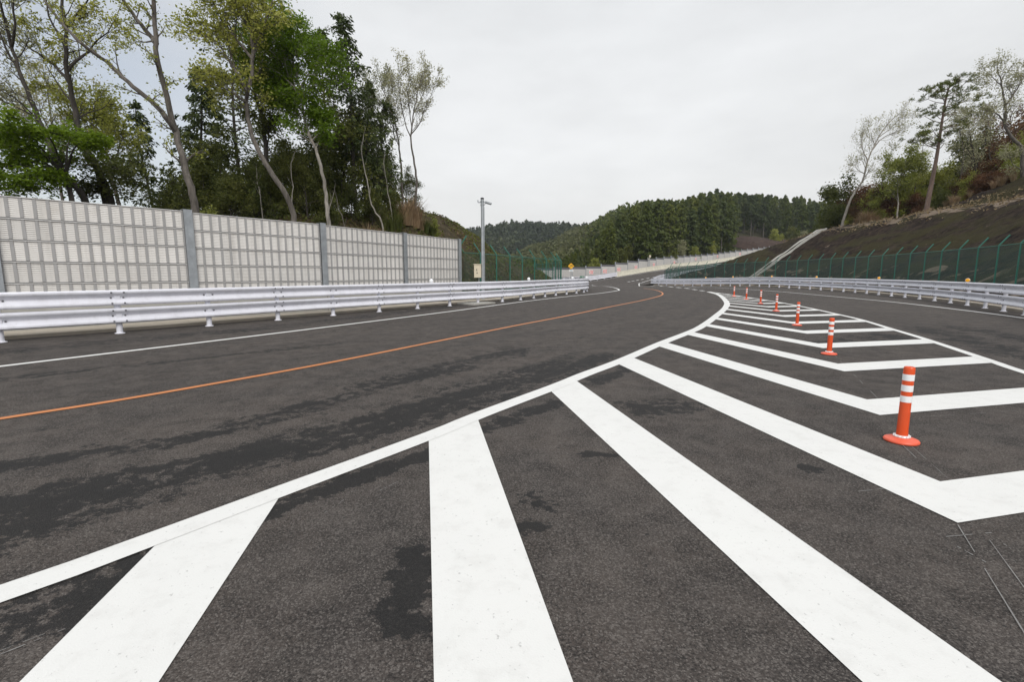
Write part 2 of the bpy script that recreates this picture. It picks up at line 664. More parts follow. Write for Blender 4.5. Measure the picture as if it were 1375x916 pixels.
M['dark'] = plain('dark_plastic', (0.03, 0.03, 0.033), 0.4)
M['sign_yellow'] = plain('sign_yellow', (0.80, 0.42, 0.01), 0.4, 0, 0.02)
M['sign_green'] = plain('sign_green', (0.012, 0.15, 0.085), 0.4, 0, 0.03)
M['sign_white'] = plain('sign_white', (0.78, 0.78, 0.77), 0.4, 0, 0.02)
M['sign_red'] = plain('sign_red', (0.70, 0.075, 0.07), 0.4, 0, 0.03)
M['sign_blue'] = plain('sign_blue', (0.25, 0.38, 0.48), 0.4, 0, 0.03)

# ------------------------------------------------------------------ plan lines of the place
RAIL_L = catmull([(-19, -6), (-17.2, 0), (-15.6, 3), (-14.5, 5), (-13.2, 6.9), (-11.98, 8.5), (-10.73, 10.04), (-9.46, 11.6), (-8.21, 13.4), (-7.0, 15.3), (-5.76, 17.17), (-4.53, 18.93), (-3.41, 20.61), (-2.2, 22.4), (-1.0, 24.1), (0.05, 25.75), (0.95, 27.7), (1.76, 29.6), (2.6, 31.5), (3.5, 33.3), (4.5, 35.2), (5.35, 37.0), (5.98, 38.9), (6.32, 41.3), (6.5, 44), (6.45, 47), (6.2, 50.5), (5.5, 54), (4.4, 57.5)], 0.5)
RAIL_R = catmull([(6.5, 1.0), (9.9, 5.2), (12.4, 8.5), (14.6, 11.7), (16.5, 14.6), (18.19, 17.5), (19.7, 20.16), (20.94, 22.61), (22.05, 25.04), (22.95, 27.23), (23.78, 29.5), (24.6, 31.9), (25.3, 34.2), (25.9, 36.3), (26.4, 38.4), (26.8, 40.5), (27.2, 43), (27.6, 46.5), (27.9, 52), (27.6, 58), (26.6, 64), (25.0, 70), (23.3, 75), (22.3, 78)], 0.5)

def zroad(y):
    return -0.4 * float(smooth(52, 76, np.array(y)))

for P_ in (RAIL_L, RAIL_R):
    for p in P_:
        p.z = zroad(p.y)

N_EDGE = [(-60, 40, -.4), (-20, 62, -.4), (0, 72, -.4), (10, 75.5, -.4), (16, 76, -.4), (20.4, 76, -.38), (23.0, 79, -.12), (25.5, 84, .27), (31, 95, .55), (47.4, 122, 1.8), (68.4, 152, 4.0), (85.3, 172, 6.06), (114.6, 200, 9.9)]
F_EDGE = [(-66, 55, -1), (-25, 74, -.8), (2, 86, -.5), (10.7, 90, -.23), (15.1, 95, -.07), (19.1, 98, .45), (23.9, 102, 1.08), (30.6, 109, 1.93), (40.5, 121, 2.9), (55, 139, 4.0), (71.9, 157, 5.9), (94.6, 177, 8.4), (120.8, 200, 11.1)]

# ------------------------------------------------------------------ road sheet (near pavement and the climbing main carriageway)
def edge_x(poly, ys):
    return np.interp(ys, [p.y for p in poly], [p.x for p in poly])

GORE_L = catmull([gr(u, v) for u, v in ((-420, 918), (-200, 853), (0, 800), (191, 731), (356, 669), (580, 585), (645, 558), (748, 519), (784, 504), (834, 485), (889, 461), (926, 446.5), (943, 438.2), (960.5, 425.5), (974.3, 413), (975, 405), (965, 396), (951, 392))], 0.3)
GORE_R = catmull([gr(u, v) for u, v in ((2600, 860), (1700, 600), (1375, 500.5), (1325, 483.5), (1241, 455.5), (1198, 442.5), (1155, 429.5), (1118.6, 421), (1087, 414), (1049, 406.7), (1026, 403), (998, 398.5), (977, 395.3), (953, 392))], 0.3)

def run_back(P, dist):
    d = (P[0] - P[8]).normalized()
    n = int(dist / 0.3)
    return [P[0] + d * 0.3 * k for k in range(n, 0, -1)] + P
GORE_L, GORE_R = run_back(GORE_L, 3.0), run_back(GORE_R, 5.0)

ys = np.concatenate([np.arange(-6, 1.2, 0.4), np.arange(1.2, 8.5, 0.065), np.arange(8.5, 14, 0.16), np.arange(14, 40, 0.45), np.arange(40, 76.01, 1.0)])
left_ext = [p for p in offset(RAIL_L, -0.6)] + [Vector((-5, 66, 0)), Vector((-24, 76, 0))]
right_ext = [Vector((6, -6, 0))] + [p for p in offset(RAIL_R, 0.36)]
xl, xr = edge_x(left_ext, ys), edge_x(right_ext, ys)
tt = np.concatenate([np.linspace(0, 0.44, 70, endpoint=False), np.linspace(0.44, 0.96, 190, endpoint=False), np.linspace(0.96, 1, 8)])
NC = len(tt)
XX = xl[:, None] * (1 - tt) + xr[:, None] * tt
YY = np.repeat(ys[:, None], NC, 1)
ZZ = -0.4 * smooth(52, 76, YY)
V1 = np.stack([XX, YY, ZZ], -1).reshape(-1, 3)
nr = len(ys)
ii = (np.arange(nr - 1)[:, None] * NC + np.arange(NC - 1)[None, :]).ravel()
F1 = np.stack([ii, ii + 1, ii + NC + 1, ii + NC], -1)
Ne, Fe = catmull(N_EDGE, 400), catmull(F_EDGE, 400)
sub = 8
nn_, ff_ = [], []
for i in range(len(N_EDGE) - 1):
    for k in range(sub):
        nn_.append(Vector(N_EDGE[i]).lerp(Vector(N_EDGE[i + 1]), k / sub))
        ff_.append(Vector(F_EDGE[i]).lerp(Vector(F_EDGE[i + 1]), k / sub))
nn_.append(Vector(N_EDGE[-1]))
ff_.append(Vector(F_EDGE[-1]))
def sm_line(P, it=6):
    for _ in range(it):
        P = [P[0]] + [(P[i - 1] + P[i] * 2 + P[i + 1]) / 4 for i in range(1, len(P) - 1)] + [P[-1]]
    return P
nn_, ff_ = sm_line(nn_), sm_line(ff_)
MC = 14
V2 = np.array([[tuple(a.lerp(b, k / (MC - 1))) for k in range(MC)] for a, b in zip(nn_, ff_)]).reshape(-1, 3)
V2[:, 2] -= 0.004
jj = (np.arange(len(nn_) - 1)[:, None] * MC + np.arange(MC - 1)[None, :]).ravel()
F2 = np.stack([jj, jj + MC, jj + MC + 1, jj + 1], -1)
# verge skirt below the far edge of the carriageway
ROADV = np.concatenate([V1, V2])
ROADF = np.concatenate([F1, F2 + len(V1)])
road_me = np_mesh('road', ROADV, ROADF, M['asphalt'], True)
road = struct(link('road', road_me), 'dark grey asphalt pavement curving away between the guard rails', 'road')

# lane coordinates and damp patches, stored on the sheet
gl = np.array([(p.x, p.y) for p in GORE_L])
gs = np.concatenate([[0], np.cumsum(np.linalg.norm(np.diff(gl, axis=0), axis=1))])
xy = ROADV[:, :2]
dmin = np.full(len(xy), 1e9)
sarc = np.zeros(len(xy))
for i in range(0, len(gl), 2):
    d = np.hypot(xy[:, 0] - gl[i, 0], xy[:, 1] - gl[i, 1])
    w = d < dmin
    dmin[w] = d[w]
    sarc[w] = gs[i]
lane = np.zeros((len(xy), 3))
yg = np.interp(xy[:, 0], gl[:60, 0], gl[:60, 1])
lane[:, 0] = sarc * 0.42
lane[:, 1] = dmin * 1.7
# in the painted island the patches are roundish
isl = (xy[:, 0] > np.interp(xy[:, 1], gl[:, 1], gl[:, 0]))
lane[isl, 0] = xy[isl, 0] * 1.0
lane[isl, 1] = xy[isl, 1] * 1.0
lane[isl, 2] = 7.0
damp = np.full(len(xy), -0.25)
damp[isl] = -0.50
damp[xy[:, 1] > 40] = -0.42
def blob(u0, v0, u1, v1, w, amp):
    """a damp streak between two places on the ground, w metres across"""
    a, b = gr(u0, v0), gr(u1, v1)
    ab = np.array([b.x - a.x, b.y - a.y])
    L2 = max(1e-6, (ab ** 2).sum())
    t = np.clip(((xy - np.array([a.x, a.y])) @ ab) / L2, 0, 1)
    q = np.array([a.x, a.y]) + t[:, None] * ab
    d = np.linalg.norm(xy - q, axis=1)
    damp[:] = np.maximum(damp, -0.56 + (amp + 0.12 + 0.56) * np.exp(-(d / (w * 1.35)) ** 3))
blob(-150, 740, 180, 650, 0.42, 0.24)
blob(180, 650, 366, 606, 0.33, 0.24)
blob(366, 606, 620, 535, 0.40, 0.22)
blob(620, 535, 800, 480, 0.5, 0.16)
blob(-60, 640, 240, 590, 0.18, 0.16)
blob(240, 590, 480, 530, 0.2, 0.12)
blob(500, 520, 700, 470, 0.35, 0.14)
blob(560, 555, 720, 500, 0.3, 0.14)
blob(0, 860, 190, 770, 0.16, 0.30)
blob(0, 830, 170, 760, 0.16, 0.3)
blob(350, 690, 580, 607, 0.10, 0.26)
blob(640, 580, 745, 540, 0.13, 0.24)
blob(795, 515, 850, 492, 0.16, 0.16)
blob(560, 745, 545, 810, 0.10, 0.30)
blob(520, 820, 575, 850, 0.09, 0.24)
blob(715, 665, 735, 680, 0.085, 0.26)
blob(700, 712, 725, 705, 0.07, 0.24)
blob(790, 610, 820, 612, 0.06, 0.16)
blob(870, 548, 920, 545, 0.28, 0.12)
blob(1085, 628, 1088, 632, 0.09, 0.2)
blob(1130, 460, 1200, 452, 0.6, 0.05)
blob(1240, 440, 1375, 478, 0.5, 0.12)
blob(1290, 440, 1420, 462, 0.5, 0.08)
blob(-100, 520, 450, 462, 0.18, 0.02)
blob(-160, 488, 350, 441, 0.55, 0.02)
blob(350, 441, 640, 408, 0.55, 0.0)
la = road_me.attributes.new('lane', 'FLOAT_VECTOR', 'POINT')
la.data.foreach_set('vector', lane.astype(np.float32).ravel())
da = road_me.attributes.new('damp', 'FLOAT', 'POINT')
da.data.foreach_set('value', damp.astype(np.float32))

BVH = BVHTree.FromPolygons([tuple(v) for v in ROADV], [tuple(f) for f in ROADF])

def on_road(u, v):
    h = BVH.ray_cast(Vector((0, 0, CAMH)), ray(u, v).normalized())
    return h[0] if h[0] is not None else gr(u, v)

def drop(p):
    h = BVH.ray_cast(Vector((p.x, p.y, 40)), Vector((0, 0, -1)))
    return h[0].z if h[0] is not None else p.z

def marking(name, pts, w, lift, mat, w_end=None):
    mb = MB()
    L, R = offset(pts, -w / 2), offset(pts, w / 2)
    n = len(pts)
    if w_end is not None:
        L = [p for p in pts]
        R = [p for p in pts]
        for i, p in enumerate(pts):
            t = (pts[min(i + 1, n - 1)] - pts[max(i - 1, 0)])
            t.z = 0
            t.normalize()
            ww = (w + (w_end - w) * i / (n - 1)) / 2
            L[i] = p - Vector((t.y, -t.x, 0)) * ww
            R[i] = p + Vector((t.y, -t.x, 0)) * ww
    for P in (L, R):
        for p in P:
            p.z = drop(p) + lift
    mb.v = L + R
    for i in range(n - 1):
        mb.f.append((i, n + i, n + i + 1, i + 1))
        mb.m.append(0)
    return struct(mb.build(name, mat))

marking('edge_line', catmull([on_road(u, v) for u, v in ((-500, 553), (-200, 517), (0, 492.5), (150, 474.5), (300, 456.5), (450, 438), (600, 419), (700, 405.5), (760, 398.5), (805, 394), (828, 390.5), (831, 389), (825, 386.5), (812, 384.5), (795, 383))], 0.4), 0.15, 0.006, M['white_line'])
marking('centre_line', catmull([on_road(u, v) for u, v in ((-500, 645), (-200, 597), (0, 563), (150, 539.5), (300, 513.5), (450, 486), (600, 456), (700, 436), (760, 424.5), (820, 412), (860, 404), (882, 398.7), (889, 396), (889.5, 393.5), (885, 391), (877, 389), (864, 387.3))], 0.4), 0.105, 0.006, M['orange_line'])
marking('gore_line', GORE_L, 0.165, 0.0085, M['white_line'], 0.30)
marking('gore_line', GORE_R, 0.15, 0.0085, M['white_line'])
marking('edge_line', catmull([on_road(u, v) for u, v in ((2100, 560), (1600, 465), (1375, 427.5), (1250, 411.5), (1180, 403.8), (1100, 396.5), (1050, 392), (1000, 388.5), (960, 386.4), (930, 385.3), (900, 384.2), (880, 383.6), (864, 383.0), (858, 381.8), (862, 379.6), (873, 376), (884, 373))], 0.5), 0.15, 0.006, M['white_line'])
for u, v in ((942.8, 390.5), (932.7, 389), (922.5, 387.3), (911.3, 386.2), (900.6, 385.2), (889, 384.1)):
    a, b = on_road(u - 2.7, v - 0.30), on_road(u + 2.7, v + 0.38)
    marking('dash_line', [a, a.lerp(b, 0.5), b], 0.32, 0.006, M['white_line'])
for u, v in ((844.6, 378.4), (850, 377.4), (856, 376.3), (862.6, 375.2), (870, 373.8), (878, 372.4)):
    a, b = on_road(u - 1.6, v + 0.3), on_road(u + 1.6, v - 0.3)
    marking('dash_line', [a, a.lerp(b, 0.5), b], 0.35, 0.01, M['white_line'])
marking('edge_line', [p for p in offset(ff_, 1.1) if p.x > 8], 0.2, 0.012, M['white_line'])

# chevrons of the painted island
POSTS = [gr(u, v) for u, v in ((1210, 593), (1113, 476), (1070, 437.3), (1042, 418), (1021, 408), (1002, 402.0), (985.5, 398))]
APEX = catmull([POSTS[0] - (POSTS[1] - POSTS[0]).normalized() * 12] + POSTS + [gr(960, 393.4)], 0.05)
DL, DR = Vector((-0.175, 0.985, 0)), Vector((0.972, 0.235, 0))

def hit_line(p, d, poly):
    best = None
    for a, b in zip(poly, poly[1:]):
        e = b - a
        den = d.x * e.y - d.y * e.x
        if abs(den) < 1e-9:
            continue
        t = ((a.x - p.x) * e.y - (a.y - p.y) * e.x) / den
        k = ((a.x - p.x) * d.y - (a.y - p.y) * d.x) / den
        if -1e-6 <= k <= 1 + 1e-6 and t > 0.02 and (best is None or t < best):
            best = t
    return p + d * best if best else None

def apex_at(s):
    return walk(APEX, 1e9, 12 + s)[0][0]

pairs = []
aD = Vector((2.57, 2.62, 0))
for q in (-1.446, -0.008, 1.479, 2.99):
    lo = aD - Vector((1.22, 2.15, 0)) * ((2.99 - q) / 1.58)
    pairs.append((lo, lo + Vector((0.39, 0.56, 0))))
s_max = length(APEX) - 12
k = 0
while 0.86 + 2.5 * k + 0.69 < s_max:
    pairs.append((apex_at(0.86 + 2.5 * k), apex_at(0.86 + 2.5 * k + 0.69)))
    k += 1
for lo, up in pairs:
    mb = MB()
    z = Vector((0, 0, 0.006))
    for d, line in ((DL, GORE_L), (DR, GORE_R)):
        a, b = hit_line(lo, d, line), hit_line(up, d, line)
        if a is None and b is None:
            continue
        if b is None:
            b = up
        if a is None:
            a = lo
        if d is DL:
            mb.poly([lo + z, up + z, b + z, a + z])
        else:
            mb.poly([lo + z, a + z, b + z, up + z])
    if mb.f:
        struct(mb.build('chevron_marking', M['white_line'], flat=True))

# setting-out chalk lines left on the asphalt
CH = MB()
for (u0, v0, u1, v1, w) in ((1286, 706, 1420, 925, .012), (1318, 712, 1440, 880, .007), (1205, 592, 1262, 646, .009), (1225, 601, 1280, 650, .006), (1142, 499, 1180, 537, .010), (1215, 562, 1385, 551, .009), (1270, 722, 1340, 716, .009), (1285, 735, 1330, 760, .012), (1152, 661, 1190, 657, .010), (0, 881, 88, 846, .010), (0, 876, 60, 853, .006), (313, 747, 372, 719, .008), (436, 690, 462, 672, .007), (510, 660, 534, 648, .009), (1340, 727, 1360, 740, .01), (1105, 461, 1132, 489, .012), (1190, 660, 1230, 676, .006)):
    n = 9
    P = [gr(u0, v0).lerp(gr(u1, v1), i / (n - 1)) for i in range(n)]
    rg = random.Random(int(u0 * 7 + v0))
    for a, b in zip(P, P[1:]):
        if rg.random() < 0.4:
            continue
        t = (b - a).normalized()
        s = Vector((t.y, -t.x, 0)) * w * 0.3 * rg.uniform(0.5, 1.1)
        z = Vector((0, 0, 0.005))
        CH.quad(a + s + z, b + s + z, b - s + z, a - s + z)
struct(CH.build('chalk_lines', M['chalk'], flat=True))

# ------------------------------------------------------------------ terrain
def poly_dist(px, py, poly, closed=True):
    """signed distance to a polygon, positive inside"""
    P = np.array([(p[0], p[1]) for p in poly])
    Q = np.roll(P, -1, 0) if closed else P[1:]
    P0 = P if closed else P[:-1]
    dm = np.full(px.shape, 1e9)
    ins = np.zeros(px.shape, bool)
    for a, b in zip(P0, Q):
        e = b - a
        L2 = (e ** 2).sum() + 1e-12
        t = np.clip(((px - a[0]) * e[0] + (py - a[1]) * e[1]) / L2, 0, 1)
        dm = np.minimum(dm, np.hypot(px - a[0] - t * e[0], py - a[1] - t * e[1]))
        if closed:
            c = ((a[1] > py) != (b[1] > py)) & (px < (b[0] - a[0]) * (py - a[1]) / (b[1] - a[1] + 1e-12) + a[0])
            ins ^= c
    return np.where(ins, dm, -dm) if closed else dm

def vnoise(x, y, seed=0):
    """cheap smooth value noise"""
    out = np.zeros_like(x)
    r = np.random.RandomState(seed)
    tab = r.rand(256, 256)
    amp, fr = 1.0, 1.0
    for o in range(4):
        xi, yi = np.floor(x * fr).astype(int), np.floor(y * fr).astype(int)
        fx, fy = x * fr - xi, y * fr - yi
        fx, fy = fx * fx * (3 - 2 * fx), fy * fy * (3 - 2 * fy)
        g = lambda i, j: tab[(xi + i) % 256, (yi + j) % 256]
        out += amp * ((g(0, 0) * (1 - fx) + g(1, 0) * fx) * (1 - fy) + (g(0, 1) * (1 - fx) + g(1, 1) * fx) * fy - 0.5)
        amp *= 0.5
        fr *= 2.1
    return out

def field(name, x0, x1, y0, y1, step, fn, mat, label, attrs=None):
    gx, gy = np.arange(x0, x1, step), np.arange(y0, y1, step)
    X, Y = np.meshgrid(gx, gy)
    Z, keep = fn(X, Y)
    n, m = X.shape
    V = np.stack([X, Y, Z], -1).reshape(-1, 3)
    i = (np.arange(n - 1)[:, None] * m + np.arange(m - 1)[None, :])
    kf = keep[:-1, :-1] | keep[1:, :-1] | keep[:-1, 1:] | keep[1:, 1:]
    i = i[kf]
    F = np.stack([i, i + 1, i + m + 1, i + m], -1)
    used = np.unique(F)
    remap = np.full(len(V), -1)
    remap[used] = np.arange(len(used))
    me = np_mesh(name, V[used], remap[F], mat, True)
    if attrs:
        for nm, af in attrs.items():
            a = me.attributes.new(nm, 'FLOAT', 'POINT')
            a.data.foreach_set('value', af(X, Y, Z).reshape(-1)[used].astype(np.float32))
    return struct(link(name, me), label, 'terrain')

# flat base of the whole land, out to the horizon
gmb = MB()
gmb.v = [Vector((x, y, -1.25)) for y in (-480, -200, -60, 40, 120, 300, 700, 1480) for x in (-1380, -600, -120, -30, 30, 150, 600, 1380)]
for j in range(7):
    for i in range(7):
        a = j * 8 + i
        gmb.f.append((a, a + 1, a + 9, a + 8))
        gmb.m.append(0)
struct(gmb.build('ground', M['wood_floor']), 'dark earth ground around the road', 'ground')

# left hill: verge, bank behind the wall, wooded ridge that falls to the right
L_out = [(p.x, p.y) for p in offset(RAIL_L, -0.7)]
LPOLY = L_out + [(-8, 66), (-80, 70), (-80, -6)]

def left_cap(x):
    return np.interp(x, [-40, -16, -12, -9, -6.6, -4.6, -3.2, -1.5, 0.4, 2.4, 4.5], [2.2, 2.8, 3.4, 4.4, 5.7, 5.3, 4.3, 3.0, 2.1, 1.5, 0.9])

def left_z(X, Y):
    X, Y = np.asarray(X, float), np.asarray(Y, float)
    d = poly_dist(X, Y, LPOLY)
    rise = np.where(d < 1.2, 0.02 + 0.03 * d, 0.06 + 0.92 * (d - 1.2))
    cap = left_cap(X) + 0.5 * vnoise(X * 0.3, Y * 0.3, 3)
    z = cap - np.log1p(np.exp(np.clip((cap - rise) * 2.5, -30, 30))) / 2.5
    z = np.where(d < 1.2, rise, z)
    z = z - np.clip(d - 10.5, 0, 60) * 0.38
    z = z + smooth(1.5, 3.5, d) * 0.22 * vnoise(X * 1.1, Y * 1.1, 5)
    z = np.where(d < 0, np.maximum(-0.6, -0.05 + 0.4 * d), z)
    return np.maximum(z, -1.4), d

def lf(X, Y):
    z, d = left_z(X, Y)
    return z, d > -0.25
field('left_hillside', -60, 10, -4, 64, 0.5, lf, M['left_earth'], 'brown and green bank rising behind the left noise wall')

# right hill: netted cut slope between the curving road and the main carriageway
R_out = [(p.x, p.y) for p in offset(RAIL_R, 0.75)]
RPOLY = R_out + [(26.6, 79.5), (35.5, 92.0), (51.5, 119), (72.5, 149), (89.5, 169.5), (119, 197), (200, 197), (200, -20), (10, -20)]

def right_base(Y):
    return np.interp(Y, [60, 75, 95, 122, 152, 172, 200], [-0.05, -0.3, 0.4, 1.5, 3.5, 5.6, 9.2])

def right_z(X, Y):
    X, Y = np.asarray(X, float), np.asarray(Y, float)
    d = poly_dist(X, Y, RPOLY)
    zb = right_base(Y)
    f = np.where(d < 1.3, 0.5 * d, 0.65 + 0.76 * (d - 1.3))
    crest = 7.25 + 0.25 * vnoise(X * 0.15, Y * 0.15, 8) - 5.7 * smooth(58, 80, Y)
    f = crest - np.log1p(np.exp(np.clip((crest - f) * 2.2, -30, 30))) / 2.2
    near = 1 - smooth(36, 60, Y)
    f = f + near * np.minimum(np.clip(d - 12.2, 0, 5) * 0.85, 3.4)
    f = f + np.clip(d - 19, 0, 60) * 0.16 * (1 - smooth(56, 76, Y))
    f = f + smooth(1.5, 4, d) * (0.26 * vnoise(X * 0.8, Y * 0.8, 6) + 0.14 * vnoise(X * 2.1, Y * 2.1, 7))
    return np.where(d < 0, zb + np.maximum(-0.7, -0.05 + 0.5 * d), zb + f), d

def rf(X, Y):
    z, d = right_z(X, Y)
    return z, d > -0.35
def pale(X, Y, Z):
    _, d = right_z(X, Y)
    p = np.where(d < 3.2, 0.13 - 0.035 * d, -0.04 - 0.01 * np.clip(d - 3, 0, 6))
    p = np.where((d > 8.9) & (d < 12.4), 0.12, p)
    return np.where(d > 14, -0.1, p)
field('right_slope', 6, 150, -6, 196, 0.5, rf, M['slope'], 'dark netted cut slope behind the right guard rail', {'pale': pale})

# wooded hill beyond the main carriageway
FW = [Vector((p.x, p.y, p.z)) for p in ff_]
FA = np.array([(p.x, p.y, p.z) for p in FW] + [(138, 212, 12.0), (158, 226, 13.0), (182, 240, 14.0), (210, 254, 15.0)])
def mid_z(X, Y):
    X, Y = np.asarray(X, float), np.asarray(Y, float)
    e = np.full(X.shape, 1e9)
    zb = np.zeros(X.shape)
    for a in FA[16:]:
        dd = np.hypot(X - a[0], Y - a[1])
        w = dd < e
        e[w] = dd[w]
        zb[w] = a[2]
    fy = np.interp(X, FA[:, 0], FA[:, 1])
    side = np.where(Y > fy, 1, -1)
    e = e * side
    k = np.interp(X, [8, 20, 30, 45, 65, 90, 120, 200], [0.0, 0.03, 0.07, 0.18, 0.27, 0.28, 0.26, 0.24])
    z = zb - 0.7 + k * np.clip(e - 2.5, 0, 70) + 0.05 * np.clip(e - 70, 0, 200) + 1.2 * vnoise(X * 0.06, Y * 0.06, 2) * smooth(3, 12, e)
    z = z - 2.0 * smooth(16, 6, X) - 3 * smooth(4, -20, X)
    return np.where(e < 1.0, np.minimum(z, -1.4) , z), e
def mf(X, Y):
    z, e = mid_z(X, Y)
    return z, e > 1.2
def soil_patch(x, y):
    return (x - 103) ** 2 / 17 ** 2 + (y - 197) ** 2 / 14 ** 2 < 1
field('wooded_hill', -30, 300, 84, 400, 3.0, mf, M['wood_floor'], 'forest floor of the hill beyond the far noise wall')

# embankment side below the far edge of the main carriageway
sk = MB()
sk.sweep(FW, [(-0.9, 0.02), (-1.6, -0.3), (-3.5, -6.0)], 0)
struct(sk.build('embankment', M['wood_floor']), 'earth bank under the main carriageway', 'terrain')

# hazy ridges far up the valley
def ridge(name, pts, depth, back, mat, seed, label):
    us = [p[0] for p in pts]
    zs = [at(u, v, depth).z for u, v in pts]
    xs = [(u - 687.5) / FPX * depth for u in us]
    def fn(X, Y):
        top = np.interp(X, xs, zs)
        t = np.clip(1 - np.abs(Y - depth) / back, 0, 1)
        z = -1.5 + (top + 1.5) * smooth(0, 1, t) + depth * 0.012 * vnoise(X / depth * 14, Y / depth * 14, seed) * t
        return z, t > 0
    return field(name, min(xs), max(xs), depth - back, depth + back, depth / 70, fn, mat, label), fn

_, far_fn = ridge('far_hills', [(100, 345), (300, 336), (520, 330), (600, 322), (650, 319), (690, 313), (730, 311), (770, 313), (820, 309), (900, 316), (1000, 322), (1200, 330), (1500, 345)], 620, 260, M['far_floor'], 4, 'low forested ridge at the end of the valley')
_, near_fn = ridge('valley_hill', [(560, 374), (640, 366), (690, 356), (725, 343), (755, 335), (775, 332), (800, 334), (850, 336), (950, 342), (1100, 352)], 300, 90, M['far_floor'], 9, 'paler hill in front of the far ridge')

# kerbs and other concrete
kb = MB()
kb.sweep(offset(RAIL_L, -0.9), [(0.36, -0.05), (0.36, 0.075), (0.34, 0.09), (0.10, 0.10), (0.095, 0.085), (-0.36, 0.12), (-0.36, -0.05)], 0)
struct(kb.build('kerb', M['kerb']), 'tan concrete kerb under the left guard rail', 'kerb')
kb = MB()
kb.sweep(offset(RAIL_R, 0.5), [(-0.12, -0.05), (-0.12, 0.095), (-0.10, 0.11), (0.16, 0.12), (0.16, -0.05)], 0)
struct(kb.build('kerb', M['kerb']), 'tan concrete kerb under the right guard rail', 'kerb')

# ------------------------------------------------------------------ guard rails
BEAM = [(-0.004, 0.183), (0.014, 0.181), (0.030, 0.176), (0.080, 0.166), (0.094, 0.154), (0.098, 0.138), (0.096, 0.112), (0.082, 0.088), (0.024, 0.036), (0.012, 0.016), (0.012, -0.016), (0.024, -0.036), (0.082, -0.088), (0.096, -0.112), (0.098, -0.138), (0.094, -0.154), (0.080, -0.166), (0.030, -0.176), (0.014, -0.181), (-0.004, -0.183)]

def guard_rail(name, label, path, sgn, lens_mat, lens_at, start=0.0, step=2.0, lens_r=0.085):
    """double W-beam rail; sgn = +1 when the road lies to the right of the path's direction"""
    root = thing(name, label, 'guard rail', path[0])
    o0 = path[0].copy()
    inv = -o0
    for nm, zc in (('upper_beam', 0.862), ('lower_beam', 0.435)):
        mb = MB()
        mb.sweep(path, [((0.055 + o) * sgn, zc + z) for o, z in BEAM], 0)
        mb.sweep(path, [((0.052 + o) * sgn, zc + z) for o, z in BEAM], 0)
        for j, (p, t) in enumerate(walk(path, step, start)):
            rt = Vector((t.y, -t.x, 0)) * sgn
            R3 = Matrix((t, rt, Vector((0, 0, 1)))).transposed()
            splice = j % 2 == 0
            if splice:          # overlapping sheet ends with eight bolts
                seg = [p - t * 0.16, p, p + t * 0.16]
                mb.sweep(seg, [((0.0585 + o) * sgn, zc + z) for o, z in BEAM], 0)
            for dx in ((-0.11, 0.11) if not splice else (-0.12, 0.12)):
                for dz, o in (((0.0, 0.074),) if not splice else ((0.125, 0.158), (0.0, 0.076), (-0.125, 0.158))):
                    mb.box(p + t * dx + rt * o + Vector((0, 0, zc + dz)), (0.032, 0.016, 0.032), R3, 1)
        ob = mb.build(nm, [M['rail'], M['rail_bolt']], root, o0)
        ob.location = (0, 0, 0)
    for j, (p, t) in enumerate(walk(path, step, start)):
        rt = Vector((t.y, -t.x, 0)) * sgn
        R3 = Matrix((t, rt, Vector((0, 0, 1)))).transposed()
        mb = MB()
        mb.tube([p + Vector((0, 0, -0.05)), p + Vector((0, 0, 0.985))], 0.066, 14)
        mb.lathe([(0.105, -0.02), (0.105, 0.014), (0.072, 0.022), (0.066, 0.03)], p, 16)
        for zc in (0.862, 0.435):
            mb.box(p + rt * 0.055 + Vector((0, 0, zc)), (0.11, 0.07, 0.20), R3)
        ob = mb.build('post', M['rail'], root, o0)
        ob.location = (0, 0, 0)
    for u in lens_at:
        best = min(path, key=lambda q: abs(687.5 + FPX * q.x / max(q.y, 0.5) - u) + (0 if q.y > 3 else 1e6) + (1e5 if (q.y > 39.5 and u < 800) else 0))
        k = path.index(best)
        t = (path[min(k + 1, len(path) - 1)] - path[max(k - 1, 0)]).normalized()
        rt = Vector((t.y, -t.x, 0)) * sgn
        mb = MB()
        mb.tube([best + Vector((0, 0, 0.96)), best + Vector((0, 0, 1.06))], 0.018, 8, 0)
        face = (Vector((0, 0, CAMH)) - best)
        face.z = 0
        face = (face.normalized() * 0.6 - t * 0.6 + rt * 0.3).normalized()
        c = best + Vector((0, 0, 1.06 + lens_r * 0.85))
        A = face.to_track_quat('Z', 'Y').to_matrix()
        mb.lathe([(0.0, -0.035), (lens_r * 0.8, -0.03), (lens_r, -0.01), (lens_r, 0.02), (lens_r * 0.9, 0.026)], c, 20, 0, A)
        mb.lathe([(lens_r * 0.9, 0.026), (lens_r * 0.7, 0.034), (lens_r * 0.35, 0.04), (0, 0.042)], c, 20, 1, A)
        ob = mb.build('delineator', [M['rail'], lens_mat], root, o0)
        ob.location = (0, 0, 0)
    return root

sL = length(RAIL_L)
def s_of(path, x, y):
    best, s, acc = 1e9, 0, 0
    for a, b in zip(path, path[1:]):
        d = math.hypot(a.x - x, a.y - y)
        if d < best:
            best, s = d, acc
        acc += (b - a).length
    return s
s0 = s_of(RAIL_L, -9.46, 11.6)
guard_rail('guard_rail', 'long white double beam guard rail curving along the left noise wall', RAIL_L, 1, M['white_lens'], (580, 708, 768, 787), s0 % 2.0)
s0 = s_of(RAIL_R, 19.75, 20.16)
guard_rail('guard_rail', 'white double beam guard rail with amber reflectors below the dark right slope', RAIL_R, -1, M['orange_lens'], (944.7, 982.7, 1032.7, 1094, 1174.7, 1295), s0 % 2.0, 2.0, 0.088)

